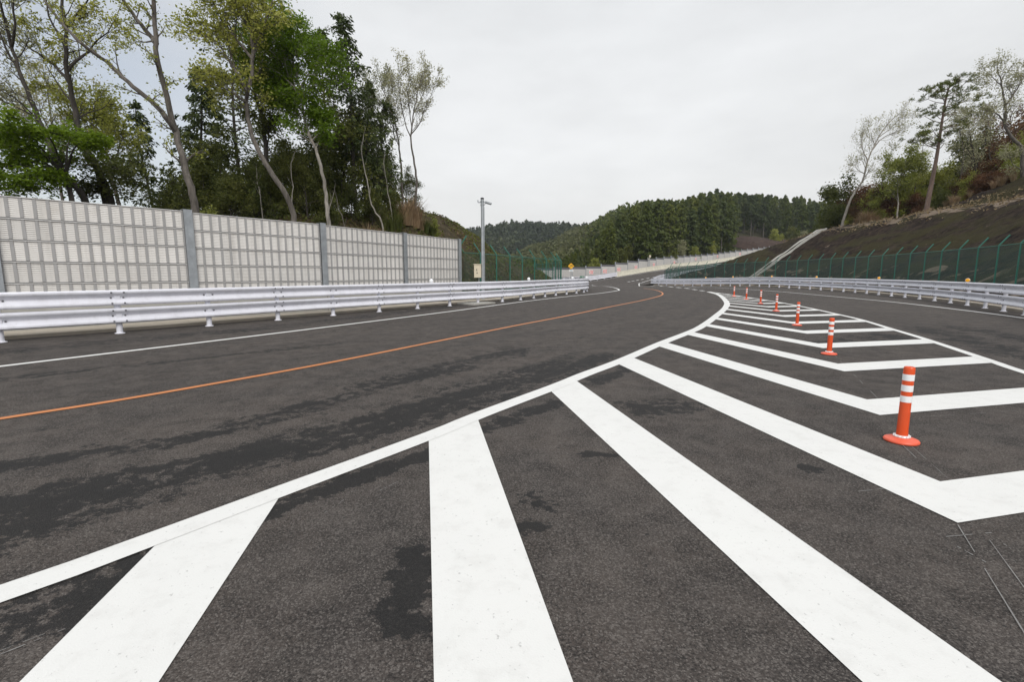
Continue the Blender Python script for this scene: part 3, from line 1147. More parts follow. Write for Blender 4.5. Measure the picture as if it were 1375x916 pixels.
# far rails along the main carriageway
N_rail = [p + Vector((0.2, -0.1, 0)) for p in nn_ if p.x > 22.5]
guard_rail('guard_rail', 'white guard rail behind the far green fence on the climbing carriageway', N_rail, -1, M['white_lens'], (), 0.5, 4.0)
F_rail = [p + Vector((0.35, -0.45, 0)) for p in ff_ if -14 < p.x < 21.5]
guard_rail('guard_rail', 'white guard rail in front of the far noise wall, left of the cream barrier', F_rail, 1, M['white_lens'], (), 0.5, 2.0)

# concrete pad under one post of the left rail
pd = MB()
pc, pt_ = walk(RAIL_L, 1e9, s_of(RAIL_L, -1.75, 23.1))[0]
pd.box(pc + Vector((pt_.y, -pt_.x, 0)) * 0.02 + Vector((0, 0, 0.02)), (1.1, 1.6, 0.09), Matrix((Vector((pt_.y, -pt_.x, 0)), pt_, Vector((0, 0, 1)))).transposed(), 0, 0.03)
struct(pd.build('concrete_pad', M['concrete']), 'pale concrete slab around a post of the left guard rail', 'slab')

# ------------------------------------------------------------------ near noise wall
WALL = [Vector((-14.5, 7.6, 0)), Vector((-11.85, 11.2, 0)), Vector((-9.3, 14.2, 0)), Vector((-6.78, 17.6, 0)), Vector((-4.72, 21.5, 0)), Vector((-2.77, 25.5, 0))]
BAY_TOP = []
for (ul, vl, ur, vr), i in zip(((-260, 247, -15, 262), (10, 268, 255, 277), (272, 289.5, 430, 297), (442, 306.5, 538, 309.5), (549, 317, 613, 318.5)), range(5)):
    BAY_TOP.append((at(ul, vl, WALL[i].y).z + at(ur, vr, WALL[i + 1].y).z) / 2)
BAY_TOP[0] = BAY_TOP[1] + 0.3
wall = thing('noise_wall', 'tall light grey panel noise wall stepping down behind the left guard rail', 'noise wall', WALL[1])
def wchild(mb, name, mats, **kw):
    ob = mb.build(name, mats, wall, WALL[1], **kw)
    ob.location = (0, 0, 0)
    return ob
for i in range(5):
    a, b = WALL[i], WALL[i + 1]
    t = (b - a).normalized()
    rt = Vector((t.y, -t.x, 0))                 # towards the road
    R3 = Matrix((t, -rt, Vector((0, 0, 1)))).transposed()
    L = (b - a).length
    top = BAY_TOP[i]
    z0, z1 = 0.55, top
    rows = int(round((z1 - z0) / 0.5))
    rh = 0.5
    zb = z1 - rows * rh
    # concrete footing beam
    mb = MB()
    mb.box((a + b) / 2 + Vector((0, 0, (zb - 0.25) / 2 - 0.01)), (L, 0.30, zb + 0.25), R3, 0)
    wchild(mb, 'footing', M['concrete'], flat=True)
    x0, x1 = 0.10, L - 0.10
    nb = 16
    pw = (x1 - x0) / nb
    for r in range(rows):
        zl = zb + r * rh
        mb = MB()
        # louvred face: ten slanting blades across the panel
        nl = 10
        lh = (rh - 0.05) / nl
        for k in range(nl):
            zz = zl + 0.025 + k * lh
            p0 = a + t * (x0 + 0.01) + rt * 0.020 + Vector((0, 0, zz))
            p1 = a + t * (x1 - 0.01) + rt * 0.020 + Vector((0, 0, zz))
            q0 = p0 - rt * 0.012 + Vector((0, 0, lh - 0.006))
            q1 = p1 - rt * 0.012 + Vector((0, 0, lh - 0.006))
            mb.quad(p0, p1, q1, q0, 0)
            mb.quad(q0, q1, p1 + Vector((0, 0, lh)), p0 + Vector((0, 0, lh)), 0)
        # light rims above and below, grey upright bars
        for zc, hh, mi in ((zl + 0.009, 0.012, 1), (zl + rh - 0.012, 0.016, 2)):
            mb.box(a + t * (L / 2) + rt * 0.022 + Vector((0, 0, zc)), (x1 - x0, 0.045, hh), R3, mi)
        for k in range(nb + 1):
            ww = 0.060 if 0 < k < nb else 0.045
            xx = min(max(x0 + k * pw, x0 + ww / 2), x1 - ww / 2)
            mb.box(a + t * xx + rt * 0.018 + Vector((0, 0, zl + rh / 2)), (ww, 0.03, rh - 0.052), R3, 1)
        mb.box(a + t * (L / 2) - rt * 0.03 + Vector((0, 0, zl + rh / 2)), (x1 - x0, 0.05, rh - 0.004), R3, 1)
        wchild(mb, 'panel', [M['panel'], M['panel_bar'], M['panel_edge']], flat=True)
for i in range(6):
    p = WALL[i]
    t = (WALL[min(i + 1, 5)] - WALL[max(i - 1, 0)]).normalized()
    rt = Vector((t.y, -t.x, 0))
    R3 = Matrix((t, -rt, Vector((0, 0, 1)))).transposed()
    h = (BAY_TOP[max(i - 1, 0)]) + 0.03
    mb = MB()
    w = 0.22
    for o in (0.10, -0.10):
        mb.box(p + rt * o + Vector((0, 0, h / 2 - 0.05)), (w, 0.016, h + 0.1), R3)
    mb.box(p + Vector((0, 0, h / 2 - 0.05)), (0.014, 0.184, h + 0.1), R3)
    mb.box(p + Vector((0, 0, h + 0.004)), (w + 0.01, 0.225, 0.008), R3)
    wchild(mb, 'post', M['galv'], flat=True)

# ------------------------------------------------------------------ green chain link fences
def fence(label, path, zfun, side, step=2.0, h=1.95, arm=0.55, lean=0.42, net='net'):
    """posts with outward arms, top rail and netting; side = which way the arms lean (right of the path +1)"""
    pts = [Vector((p.x, p.y, float(zfun(p.x, p.y)))) for p in path]
    o0 = pts[0].copy()
    root = thing('chain_link_fence', label, 'fence', o0)
    st = walk(pts, step)
    for p, t in st:
        t = Vector((t.x, t.y, 0)).normalized()
        rt = Vector((t.y, -t.x, 0)) * side
        mb = MB()
        mb.tube([p + Vector((0, 0, -0.3)), p + Vector((0, 0, h)), p + rt * lean + Vector((0, 0, h + arm))], 0.034, 8)
        ob = mb.build('post', M['green_post'], root, o0)
        ob.location = (0, 0, 0)
    mb = MB()
    mb.tube([p + Vector((0, 0, h - 0.02)) for p in pts], 0.02, 6)
    mb.tube([p + Vector((0, 0, 0.08)) for p in pts], 0.016, 6)
    for q in ():
        mb.tube([p + Vector((0, 0, h + arm * q)) + Vector((t.y, -t.x, 0)) * side * lean * q for p, t in [(pts[i], (pts[min(i + 1, len(pts) - 1)] - pts[max(0, i - 1)]).normalized()) for i in range(len(pts))]], 0.006, 4)
    ob = mb.build('top_rail', M['green_post'], root, o0)
    ob.location = (0, 0, 0)
    me = bpy.data.meshes.new('netting')
    V, F, U = [], [], []
    s = 0.0
    for i, p in enumerate(pts):
        if i:
            s += (pts[i] - pts[i - 1]).length
        V += [tuple(p + Vector((0, 0, 0.05)) - o0), tuple(p + Vector((0, 0, h)) - o0)]
        U += [(s, 0.05), (s, h)]
        if i:
            F.append((2 * i - 2, 2 * i, 2 * i + 1, 2 * i - 1))
    me.from_pydata(V, [], F)
    uv = me.uv_layers.new(name='net')
    for lp in me.loops:
        uv.data[lp.index].uv = U[lp.vertex_index]
    me.materials.append(M[net])
    ob = link('netting', me, root)
    return root

fl = [p for p in offset(RAIL_L, -2.15) if p.y > 25.2]
fl = [Vector((-2.75, 26.0, 0))] + fl[1:]
fence('green chain link fence at the foot of the left hill, beyond the noise wall', fl, lambda x, y: max(0.1, float(left_z(x, y)[0]) + 0.1), -1, 2.0, 2.15, net='net_open')
fr = [p for p in offset(RAIL_R, 2.3)]
fence('long green chain link fence in front of the dark right slope', fr, lambda x, y: float(right_z(x, y)[0]) + 0.05, 1, 2.0, 2.0, 0.5, 0.36)
fm = catmull([fr[-1], (27.2, 82.5, 0), (33.5, 92.6, 0), (40.5, 105, 0), (49.4, 119.5, 0), (60, 135.5, 0), (70.2, 149.5, 0)], 1.5)
fence('distant green chain link fence beside the climbing carriageway', fm[1:], lambda x, y: float(right_base(np.array(y))) + 0.25, 1, 2.0, 1.75)

# concrete drain chute down the right slope
ch = MB()
cpts = []
CH0, CH1 = Vector((29.2, 60.5, 0)), Vector((38.1, 60.4, 0))
for i in range(15):
    p = CH0.lerp(CH1, i / 14)
    z, _ = right_z(np.array([p.x]), np.array([p.y]))
    cpts.append(Vector((p.x, p.y, float(z[0]))))
ch.sweep(cpts, [(-0.55, -0.5), (-0.55, 0.22), (-0.38, 0.22), (-0.33, 0.02), (0.33, 0.02), (0.38, 0.22), (0.55, 0.22), (0.55, -0.5)], 0, False, True)
tag(ch.build('drain_chute', M['concrete'], origin=cpts[0]), 'pale concrete drain chute running straight down the right slope', 'drain chute')

# ------------------------------------------------------------------ far noise wall, barrier and its signs
far_path = offset(ff_, -1.2)
far_path = [p for p in far_path if p.x > -12]
fwall = thing('noise_wall', 'long grey noise wall climbing along the far edge of the main carriageway', 'noise wall', far_path[0])
stf = walk(far_path, 4.5)
for (p, t), (q, _) in zip(stf, stf[1:]):
    t = (q - p)
    t.z = 0
    L = t.length
    t.normalize()
    rt = Vector((t.y, -t.x, 0))
    R3 = Matrix((t, -rt, Vector((0, 0, 1)))).transposed()
    zb = min(p.z, q.z)
    c = (p + q) / 2
    c.z = zb
    mb = MB()
    for r in range(4):
        mb.box(c + Vector((0, 0, 0.98 + 0.42 * r)), (L - 0.2, 0.10, 0.40), R3, 0)
        mb.box(c + Vector((0, 0, 0.98 + 0.42 * r + 0.21)), (L - 0.2, 0.07, 0.02), R3, 1)
    mb.box(c + Vector((0, 0, 0.2)), (L - 0.2, 0.09, 1.16), R3, 0)
    ob = mb.build('panel', [M['far_panel'], M['panel_bar']], fwall, far_path[0], flat=True)
    ob.location = (0, 0, 0)
    mb = MB()
    mb.box(c + Vector((0, 0, 2.65)), (L - 0.2, 0.06, 0.42), R3, 0)
    ob = mb.build('smoked_top', M['dark_plate'], fwall, far_path[0], flat=True)
    ob.location = (0, 0, 0)
for p, t in stf:
    t = Vector((t.x, t.y, 0)).normalized()
    rt = Vector((t.y, -t.x, 0))
    R3 = Matrix((t, -rt, Vector((0, 0, 1)))).transposed()
    mb = MB()
    mb.box(p + Vector((0, 0, 1.3)), (0.17, 0.2, 3.4), R3, 0, 0.02)
    ob = mb.build('post', M['galv'], fwall, far_path[0], flat=True)
    ob.location = (0, 0, 0)
bar_path = [p for p in offset(ff_, -0.35) if p.x > 21.2]
mb = MB()
mb.sweep(bar_path, [(0.30, -0.1), (0.28, 0.12), (0.14, 0.32), (0.09, 1.0), (-0.12, 1.0), (-0.12, -0.1)], 0, False, True)
tag(mb.build('concrete_barrier', M['barrier'], origin=bar_path[0]), 'cream concrete barrier at the foot of the far noise wall', 'barrier')

def on_far_wall(u):
    """place along the far wall seen at picture column u"""
    best = None
    for (p, t) in walk(far_path, 0.25):
        if p.y < 60:
            continue
        e = abs(687.5 + FPX * p.x / p.y - u)
        if best is None or e < best[0]:
            best = (e, p, t)
    return best[1], best[2]
ordn = ['leftmost', 'second', 'third', 'fourth', 'fifth', 'sixth', 'seventh', 'eighth', 'ninth', 'tenth']
for k, (u, v) in enumerate(((791.6, 365.5), (809.8, 364.3), (828.6, 361.8), (851, 358.8), (875, 355.6), (901.8, 352.4), (930, 348), (959, 344.2), (988.5, 341), (1022.7, 336.5))):
    p, t = on_far_wall(u)
    t = Vector((t.x, t.y, 0)).normalized()
    rt = Vector((t.y, -t.x, 0))
    c = p + rt * 0.14
    c.z = at(u, v, p.y).z
    lab = 'leftmost red and white chevron board on the far noise wall' if k == 0 else ('rightmost chevron board, highest up the far noise wall' if k == 9 else ordn[k] + ' red and white chevron board from the left on the far noise wall')
    root = thing('chevron_sign', lab, 'sign', c, 0, 'chevron boards on the far noise wall')
    R3 = Matrix((t, -rt, Vector((0, 0, 1)))).transposed()
    W, H = 1.25, 0.85
    mb = MB()
    mb.box((0, 0, 0), (W, 0.03, H), R3)
    mb.build('board', M['sign_white'], root, flat=True)
    for j in range(3):
        x = -W / 2 + 0.08 + j * 0.39
        mb = MB()
        pts = [(x + 0.20, H / 2 - 0.05), (x, 0), (x + 0.20, -H / 2 + 0.05), (x + 0.40, -H / 2 + 0.05), (x + 0.20, 0), (x + 0.40, H / 2 - 0.05)]
        for sgn in (0,):
            up = [t * a_ + rt * 0.019 + Vector((0, 0, b_)) for a_, b_ in pts]
            mb.poly([up[1], up[4], up[5], up[0]])
            mb.poly([up[1], up[2], up[3], up[4]])
        mb.build('red_chevron', M['sign_red'], root, flat=True)

# ------------------------------------------------------------------ orange delineator posts of the island
def make_bollard(loc, label):
    root = thing('flexible_bollard', label, 'bollard', loc, 0, 'orange lane posts down the painted island')
    mb = MB()
    mb.lathe([(0.0, 0.002), (0.126, 0.002), (0.127, 0.012), (0.120, 0.022), (0.085, 0.032), (0.058, 0.040), (0.0, 0.042)], (0, 0, 0), 40)
    mb.build('base', M['bollard_base'], root)
    mb = MB()
    mb.lathe([(0.052, 0.036), (0.056, 0.044), (0.050, 0.056), (0.044, 0.058)], (0, 0, 0), 32)
    for k in range(12):
        a = k * math.pi / 6
        mb.box((0.054 * math.cos(a), 0.054 * math.sin(a), 0.050), (0.014, 0.014, 0.014), Matrix.Rotation(a, 3, 'Z'))
    mb.build('collar', M['reflective'], root)
    mb = MB()
    mb.lathe([(0.043, 0.040), (0.0405, 0.10), (0.0400, 0.34), (0.0400, 0.628), (0.0385, 0.643), (0.034, 0.650), (0.026, 0.650), (0.024, 0.645), (0.0, 0.645)], (0, 0, 0), 32)
    mb.build('tube', M['bollard'], root)
    for z in (0.375, 0.468, 0.561):
        mb = MB()
        mb.lathe([(0.0402, z - 0.027), (0.0412, z - 0.0265), (0.0412, z + 0.0265), (0.0402, z + 0.027)], (0, 0, 0), 32)
        mb.build('reflective_band', M['reflective'], root)
    return root
blabels = ['nearest and largest orange bollard with three white bands, at the right', 'second nearest orange bollard, behind the nearest one', 'third nearest orange bollard along the painted island', 'middle orange bollard, fourth in the row from the front', 'fifth orange bollard from the front, third from the far end', 'second to last orange bollard towards the tip of the island', 'farthest and smallest orange bollard, at the tip of the painted island']
b0 = make_bollard(POSTS[0] + Vector((0, 0, 0.003)), blabels[0])
for p, lb in zip(POSTS[1:], blabels[1:]):
    dup(b0, p + Vector((0, 0, 0.003)), random.Random(lb).uniform(0, 6), 1.0, lb)

# ------------------------------------------------------------------ camera pole with cabinet
pb = at(648.5, 380, 25.4)
pb.z = float(left_z(np.array([pb.x]), np.array([pb.y]))[0][0])
ptop = at(643.5, 267, 25.4)
hp = ptop.z - pb.z
pole = thing('camera_pole', 'grey steel pole with a surveillance camera and cream cabinet behind the left rail', 'camera pole', pb)
mb = MB()
mb.tube([Vector((0, 0, -0.3)), Vector((0, 0, hp * 0.5)), Vector((0, 0, hp))], [0.085, 0.082, 0.075], 16)
mb.build('pole', M['galv'], pole)
mb = MB()
mb.lathe([(0.08, hp - 0.02), (0.09, hp), (0.085, hp + 0.05), (0.03, hp + 0.07), (0, hp + 0.07)], (0, 0, 0), 16)
mb.build('cap', M['dark'], pole)
mb = MB()
mb.tube([Vector((-0.22, 0, hp - 0.17)), Vector((0.28, 0, hp - 0.17))], 0.028, 8)
mb.tube([Vector((-0.22, 0, hp - 0.17)), Vector((-0.22, 0, hp - 0.06))], 0.024, 8)
for z in (0.12, 0.3):
    mb.lathe([(0.09, hp - z - 0.03), (0.1, hp - z - 0.03), (0.1, hp - z + 0.03), (0.09, hp - z + 0.03)], (0, 0, 0), 14)
mb.tube([Vector((0.06, 0, hp - 0.34)), Vector((0.2, 0, hp - 0.18))], 0.018, 6)
mb.build('bracket', M['galv'], pole)
cm = MB()
ax = Vector((0.9, -0.25, -0.28)).normalized()
A = ax.to_track_quat('Z', 'Y').to_matrix()
cm.lathe([(0, -0.17), (0.055, -0.17), (0.065, -0.15), (0.065, 0.15), (0.055, 0.17), (0.05, 0.165)], (0.30, 0, hp - 0.20), 14, 0, A)
cm.lathe([(0.05, 0.165), (0.03, 0.16), (0, 0.158)], (0.30, 0, hp - 0.20), 14, 1, A)
cm.build('camera', [M['galv'], M['dark']], pole)
cz = at(640, 364, 25.2).z - pb.z
mb = MB()
mb.box((-0.26, -0.14, cz), (0.36, 0.26, 0.66), None, 0, 0.02)
mb.box((-0.26, -0.14, cz + 0.345), (0.40, 0.32, 0.03), None, 0, 0.02)
mb.box((-0.30, -0.275, cz + 0.06), (0.03, 0.02, 0.10), None, 1)
mb.box((-0.28, -0.275, cz - 0.10), (0.05, 0.012, 0.05), None, 1)
mb.box((-0.26, -0.02, cz + 0.2), (0.30, 0.04, 0.05), None, 2)
mb.build('cabinet', [M['cream_box'], M['dark'], M['galv']], pole)
mb = MB()
mb.tube([Vector((-0.2, -0.1, cz - 0.33)), Vector((-0.2, -0.1, -0.2))], 0.025, 8)
mb.tube([Vector((0.10, -0.06, cz - 0.6)), Vector((0.10, -0.05, hp - 0.4))], 0.014, 6)
mb.build('conduit', M['galv'], pole)

# small camera post beyond the main carriageway
sp_ = at(871.5, 360, 110.5)
q0 = float(min(ff_, key=lambda p: abs(p.x - sp_.x)).z)
sp_.z = q0
st2 = thing('camera_post', 'slim pale post with a small camera head beside the far noise wall', 'camera post', sp_)
h2 = at(872, 344.5, 110.5).z - q0
mb = MB()
mb.tube([Vector((0, 0, 0)), Vector((0, 0, h2))], 0.07, 10)
mb.build('pole', M['galv'], st2)
mb = MB()
mb.lathe([(0, -0.3), (0.2, -0.26), (0.26, 0), (0.2, 0.22), (0, 0.28)], (0.1, 0, h2 + 0.05), 14)
mb.box((-0.15, 0, h2 - 0.5), (0.5, 0.12, 0.12))
mb.build('camera_head', M['cream_box'], st2)

# ------------------------------------------------------------------ small signs beyond the end of the left rail
yb = at(766.8, 357.3, 74)
ys_ = thing('warning_sign', 'yellow diamond warning sign with a black bending arrow above the green fence', 'sign', (yb.x, yb.y, -0.4))
zc = yb.z + 0.4
mb = MB()
mb.tube([Vector((0, 0.06, 0)), Vector((0, 0.06, zc + 0.3))], 0.04, 10)
mb.build('pole', M['galv'], ys_)
mb = MB()
mb.box((0, 0, zc), (0.66, 0.03, 0.66), Matrix.Rotation(math.pi / 4, 3, 'Y'))
mb.build('diamond_board', M['sign_yellow'], ys_, flat=True)
mb = MB()
arc = [Vector((-0.16, -0.022, zc - 0.20)), Vector((-0.16, -0.022, zc + 0.0)), Vector((-0.10, -0.022, zc + 0.10)), Vector((0.0, -0.022, zc + 0.13)), Vector((0.10, -0.022, zc + 0.09))]
mb.tube(arc, 0.032, 6)
mb.poly([Vector((0.02, -0.05, zc + 0.0)), Vector((0.25, -0.05, zc - 0.03)), Vector((0.15, -0.05, zc + 0.19))])
mb.build('arrow', M['dark'], ys_)
mb = MB()
mb.box((0.05, 0, zc - 0.66), (0.62, 0.03, 0.30))
mb.box((0.05, -0.018, zc - 0.66), (0.44, 0.008, 0.10), None, 1)
mb.build('plate', [M['sign_white'], M['sign_blue']], ys_, flat=True)

gp = at(781.6, 372.2, 52)
gs_ = thing('distance_marker', 'small green marker sign with white figures behind the end of the left rail', 'sign', (gp.x, gp.y, 0))
mb = MB()
mb.tube([Vector((0, 0.05, -0.2)), Vector((0, 0.05, gp.z))], 0.03, 8)
mb.build('post', M['galv'], gs_)
mb = MB()
mb.box((0, 0, gp.z), (0.50, 0.03, 0.25), None, 0, 0.004)
mb.build('board', M['sign_green'], gs_, flat=True)
tx = bpy.data.curves.new('figures', 'FONT')
tx.body = '130'
tx.size = 0.26
tx.align_x = 'CENTER'
tx.align_y = 'CENTER'
tx.extrude = 0.002
to = bpy.data.objects.new('figures', tx)
COL.objects.link(to)
to.rotation_euler = (math.pi / 2, 0, 0)
to.location = (0, -0.019, gp.z)
dg = bpy.context.evaluated_depsgraph_get()
tme = bpy.data.meshes.new_from_object(to.evaluated_get(dg))
tme.materials.clear()
tme.materials.append(M['sign_white'])
fig = bpy.data.objects.new('figures', tme)
COL.objects.link(fig)
fig.matrix_world = Matrix.Translation(to.location) @ Matrix.Rotation(math.pi / 2, 4, 'X')
fig.parent = gs_
bpy.data.objects.remove(to)

# ------------------------------------------------------------------ trees
M['bark_dark'] = bark('bark_dark', (0.020, 0.017, 0.015), (0.060, 0.051, 0.044))
M['bark_grey'] = bark('bark_grey', (0.050, 0.043, 0.037), (0.145, 0.128, 0.112))
M['bark_pale'] = bark('bark_pale', (0.17, 0.155, 0.135), (0.34, 0.315, 0.28))
M['bark_red'] = bark('bark_red', (0.085, 0.058, 0.046), (0.19, 0.135, 0.11))
M['leaf_spring'] = leaf_mat('leaf_spring', [(0.165, 0.188, 0.026), (0.30, 0.325, 0.060), (0.45, 0.46, 0.15)], 0.5)
M['leaf_pale'] = leaf_mat('leaf_pale', [(0.24, 0.24, 0.12), (0.36, 0.36, 0.21), (0.47, 0.45, 0.31)], 0.5)
M['leaf_bright'] = leaf_mat('leaf_bright', [(0.065, 0.12, 0.006), (0.12, 0.205, 0.012), (0.21, 0.30, 0.03)], 0.5)
M['leaf_mid'] = leaf_mat('leaf_mid', [(0.052, 0.068, 0.013), (0.10, 0.118, 0.026), (0.175, 0.182, 0.05)], 0.42)
M['leaf_dark'] = leaf_mat('leaf_dark', [(0.045, 0.060, 0.013), (0.085, 0.102, 0.022), (0.14, 0.15, 0.036)], 0.35)
M['leaf_conifer'] = leaf_mat('leaf_conifer', [(0.036, 0.057, 0.018), (0.066, 0.090, 0.026), (0.105, 0.13, 0.038)], 0.28)
M['leaf_cedar'] = leaf_mat('leaf_cedar', [(0.046, 0.066, 0.012), (0.085, 0.112, 0.020), (0.135, 0.155, 0.036)], 0.28, 0.25)
M['leaf_rust'] = leaf_mat('leaf_rust', [(0.070, 0.036, 0.016), (0.13, 0.068, 0.030), (0.19, 0.112, 0.055)], 0.35)
M['leaf_far'] = leaf_mat('leaf_far', [(0.016, 0.028, 0.012), (0.034, 0.050, 0.018), (0.085, 0.100, 0.040)], 0.2, 0.02)
M['leaf_valley'] = leaf_mat('leaf_valley', [(0.06, 0.075, 0.022), (0.12, 0.13, 0.05), (0.20, 0.20, 0.10)], 0.25, 0.03)
M['grass_dry'] = leaf_mat('grass_dry', [(0.20, 0.135, 0.072), (0.30, 0.22, 0.13), (0.40, 0.31, 0.20)], 0.3)
M['litter_brown'] = leaf_mat('litter_brown', [(0.045, 0.030, 0.015), (0.090, 0.062, 0.032), (0.17, 0.125, 0.07)], 0.15)
M['grass_green'] = leaf_mat('grass_green', [(0.040, 0.055, 0.012), (0.08, 0.10, 0.025), (0.16, 0.16, 0.06)], 0.3)

class Tree:
    """limbs as tapered tubes, leaves as many small separate blades"""
    def __init__(self, seed):
        self.r = random.Random(seed)
        self.nr = np.random.RandomState(seed)
        self.mb = MB()
        self.leaf = []

    def rv(self):
        while True:
            v = Vector((self.r.uniform(-1, 1), self.r.uniform(-1, 1), self.r.uniform(-1, 1)))
            if 0.05 < v.length < 1:
                return v.normalized()

    def limb(self, pts, r0, r1, sides=7):
        n = len(pts)
        self.mb.tube(pts, [r0 + (r1 - r0) * (i / (n - 1)) ** 0.85 for i in range(n)], sides, 0, False)

    def grow(self, p, d, L, r, lvl, P):
        n = max(3, min(9, int(L / P['seg'])))
        pts = [p]
        dirs = []
        d = d.normalized()
        for i in range(n):
            d = (d + self.rv() * P['wander'] + Vector((0, 0, P['up']))).normalized()
            p = p + d * (L / n)
            pts.append(p)
            dirs.append(d)
        r1 = max(P['tip'], r * 0.25)
        self.limb(pts, r, r1, 6 if r > 0.04 else (4 if r > 0.015 else 3))
        if lvl > 0:
            nc = P['kids'][lvl - 1]
            nc = max(1, int(nc * self.r.uniform(0.75, 1.3)))
            for k in range(nc):
                t = P['first'] + (1 - P['first']) * (k + self.r.random()) / nc
                f = t * n
                i = min(n - 1, int(f))
                q = pts[i].lerp(pts[i + 1], f - i)
                ax = dirs[i].cross(self.rv())
                if ax.length < 1e-4:
                    continue
                ang = math.radians(self.r.uniform(*P['angle']))
                nd = Matrix.Rotation(ang, 3, ax.normalized()) @ dirs[i]
                self.grow(q, nd, L * P['ratio'] * self.r.uniform(0.7, 1.2) * (1.1 - 0.55 * t), max(P['tip'], r * 0.5 * (1.1 - 0.5 * t)), lvl - 1, P)
        if lvl <= P.get('leaf_lvl', 0):
            for i in range(1, n + 1):
                if i / n >= P.get('leaf_from', 0.3):
                    self.leaf.append(pts[i])

    def guide(self, pts, r0, r1, P, start=0.3, n=14, lvl=2, L=2.0, Ltip=0.8, wig=0.028):
        """a limb drawn along given points that throws side branches"""
        C = catmull(pts, 0.35)
        C = [c + self.rv() * wig * (0.2 if i == 0 else 1) for i, c in enumerate(C)]
        self.limb(C, r0, r1, 9)
        N = len(C)
        for k in range(n):
            t = start + (1 - start) * (k + self.r.random()) / n
            i = min(N - 2, int(t * (N - 1)))
            d = (C[i + 1] - C[i]).normalized()
            ax = d.cross(self.rv())
            if ax.length < 1e-4:
                continue
            nd = Matrix.Rotation(math.radians(self.r.uniform(*P['angle'])), 3, ax.normalized()) @ d
            rr = r0 + (r1 - r0) * t
            self.grow(C[i], nd, (L + (Ltip - L) * t) * self.r.uniform(0.65, 1.2), max(P['tip'], rr * 0.42), lvl, P)
        self.grow(C[-1], (C[-1] - C[-2]).normalized(), Ltip, max(P['tip'], r1), lvl, P)

    def leaves(self, per, spread, size, aspect=0.5, flat=0.35, vary=0.4, keep=1.0):
        pts = np.array([tuple(p) for p in self.leaf])
        if keep < 1:
            pts = pts[self.nr.rand(len(pts)) < keep]
        pts = np.repeat(pts, per, 0)
        n = len(pts)
        c = pts + self.nr.normal(0, spread, (n, 3)) * np.array([1, 1, 0.75])
        return blades(self.nr, c, size, aspect, flat, vary)

def blades(nr, c, size, aspect=0.5, flat=0.35, vary=0.4, axis=None):
    """rhombic leaf quads: centres c, length `size`"""
    n = len(c)
    a = nr.normal(0, 1, (n, 3)) if axis is None else axis + nr.normal(0, 0.35, (n, 3))
    a[:, 2] *= (1 - flat) if axis is None else 1
    a /= np.linalg.norm(a, axis=1)[:, None] + 1e-9
    b = nr.normal(0, 1, (n, 3))
    b -= a * (a * b).sum(1)[:, None]
    b /= np.linalg.norm(b, axis=1)[:, None] + 1e-9
    s = size * (1 + vary * nr.uniform(-1, 1, n))[:, None]
    a = a * s / 2
    b = b * s * aspect / 2
    nrm = np.cross(a, b)
    nrm /= np.linalg.norm(nrm, axis=1)[:, None] + 1e-9
    V = np.stack([c - a, c + b + a * 0.1, c + a + nrm * s * 0.12, c - b + a * 0.1], 1)
    return V.reshape(-1, 3)

def quads(V, n0=0):
    return np.arange(len(V)).reshape(-1, 4) + n0

def plant(name, label, cat, tree, base, leafV, bark_m, leaf_m, group=None, crown='crown'):
    """tree thing: trunk (with limbs) and crown"""
    base = Vector(base)
    root = thing(name, label, cat, base, 0, group)
    if tree is not None and tree.mb.v:
        ob = tree.mb.build('trunk', bark_m, root, base)
        ob.location = (0, 0, 0)
    if leafV is not None and len(leafV):
        V = leafV - np.array(tuple(base))
        me = np_mesh(crown, V, quads(V), leaf_m)
        link(crown, me, root)
    return root

OAK = dict(seg=0.22, wander=0.24, up=0.05, tip=0.006, kids=(4, 5, 6), first=0.25, angle=(28, 65), ratio=0.52, leaf_lvl=0, leaf_from=0.3)
WISPY = dict(seg=0.2, wander=0.16, up=0.07, tip=0.005, kids=(4, 5, 6), first=0.2, angle=(18, 48), ratio=0.55, leaf_lvl=0, leaf_from=0.4)

def zz(u, Z, k):
    return None

def px(seq, Y, rng=None, wob=0.0):
    """picture points to places at depth Y, swaying in depth"""
    out = []
    y = Y
    for i, (u, v) in enumerate(seq):
        if rng and i:
            y += rng.uniform(-wob, wob)
        out.append(at(u, v, y))
    return out

def rooted(pts, zf):
    """run the first point down into the ground"""
    p = pts[0]
    z = float(zf(np.array([p.x]), np.array([p.y]))[0][0]) - 0.25
    d = (pts[0] - pts[1])
    t = min(1.2, max(0.0, (p.z - z) / max(0.05, d.z))) if d.z > 0 else 0
    q = p + Vector((d.x * t * 0.5, d.y * t * 0.5, 0))
    q.z = z
    return [q] + pts if p.z - z > 0.1 else pts

# --- left ridge, hero trees traced one by one
def hero(name, label, cat, seed, Y, trunk, r0, r1, branches, P, leaf, bark_m, leaf_m, n=12, start=0.35, L=2.0, Ltip=1.0, lvl=2, zf=left_z, wob=0.25, keep=1.0):
    T = Tree(seed)
    tp = rooted(px(trunk, Y, T.r, wob), zf)
    T.guide(tp, r0, r1, P, start, n, lvl, L, Ltip)
    for bseq, br0, br1, bn, bL in branches:
        bp = px(bseq, Y, T.r, wob)
        bp[0] = min(catmull(tp, 0.2), key=lambda q: (q - bp[0]).length)
        T.guide(bp, br0, br1, P, 0.2, bn, lvl, bL, bL * 0.6)
    per, spread, size, asp = leaf
    return plant(name, label, cat, T, tp[0], T.leaves(per, spread, size, asp, keep=keep), bark_m, leaf_m)

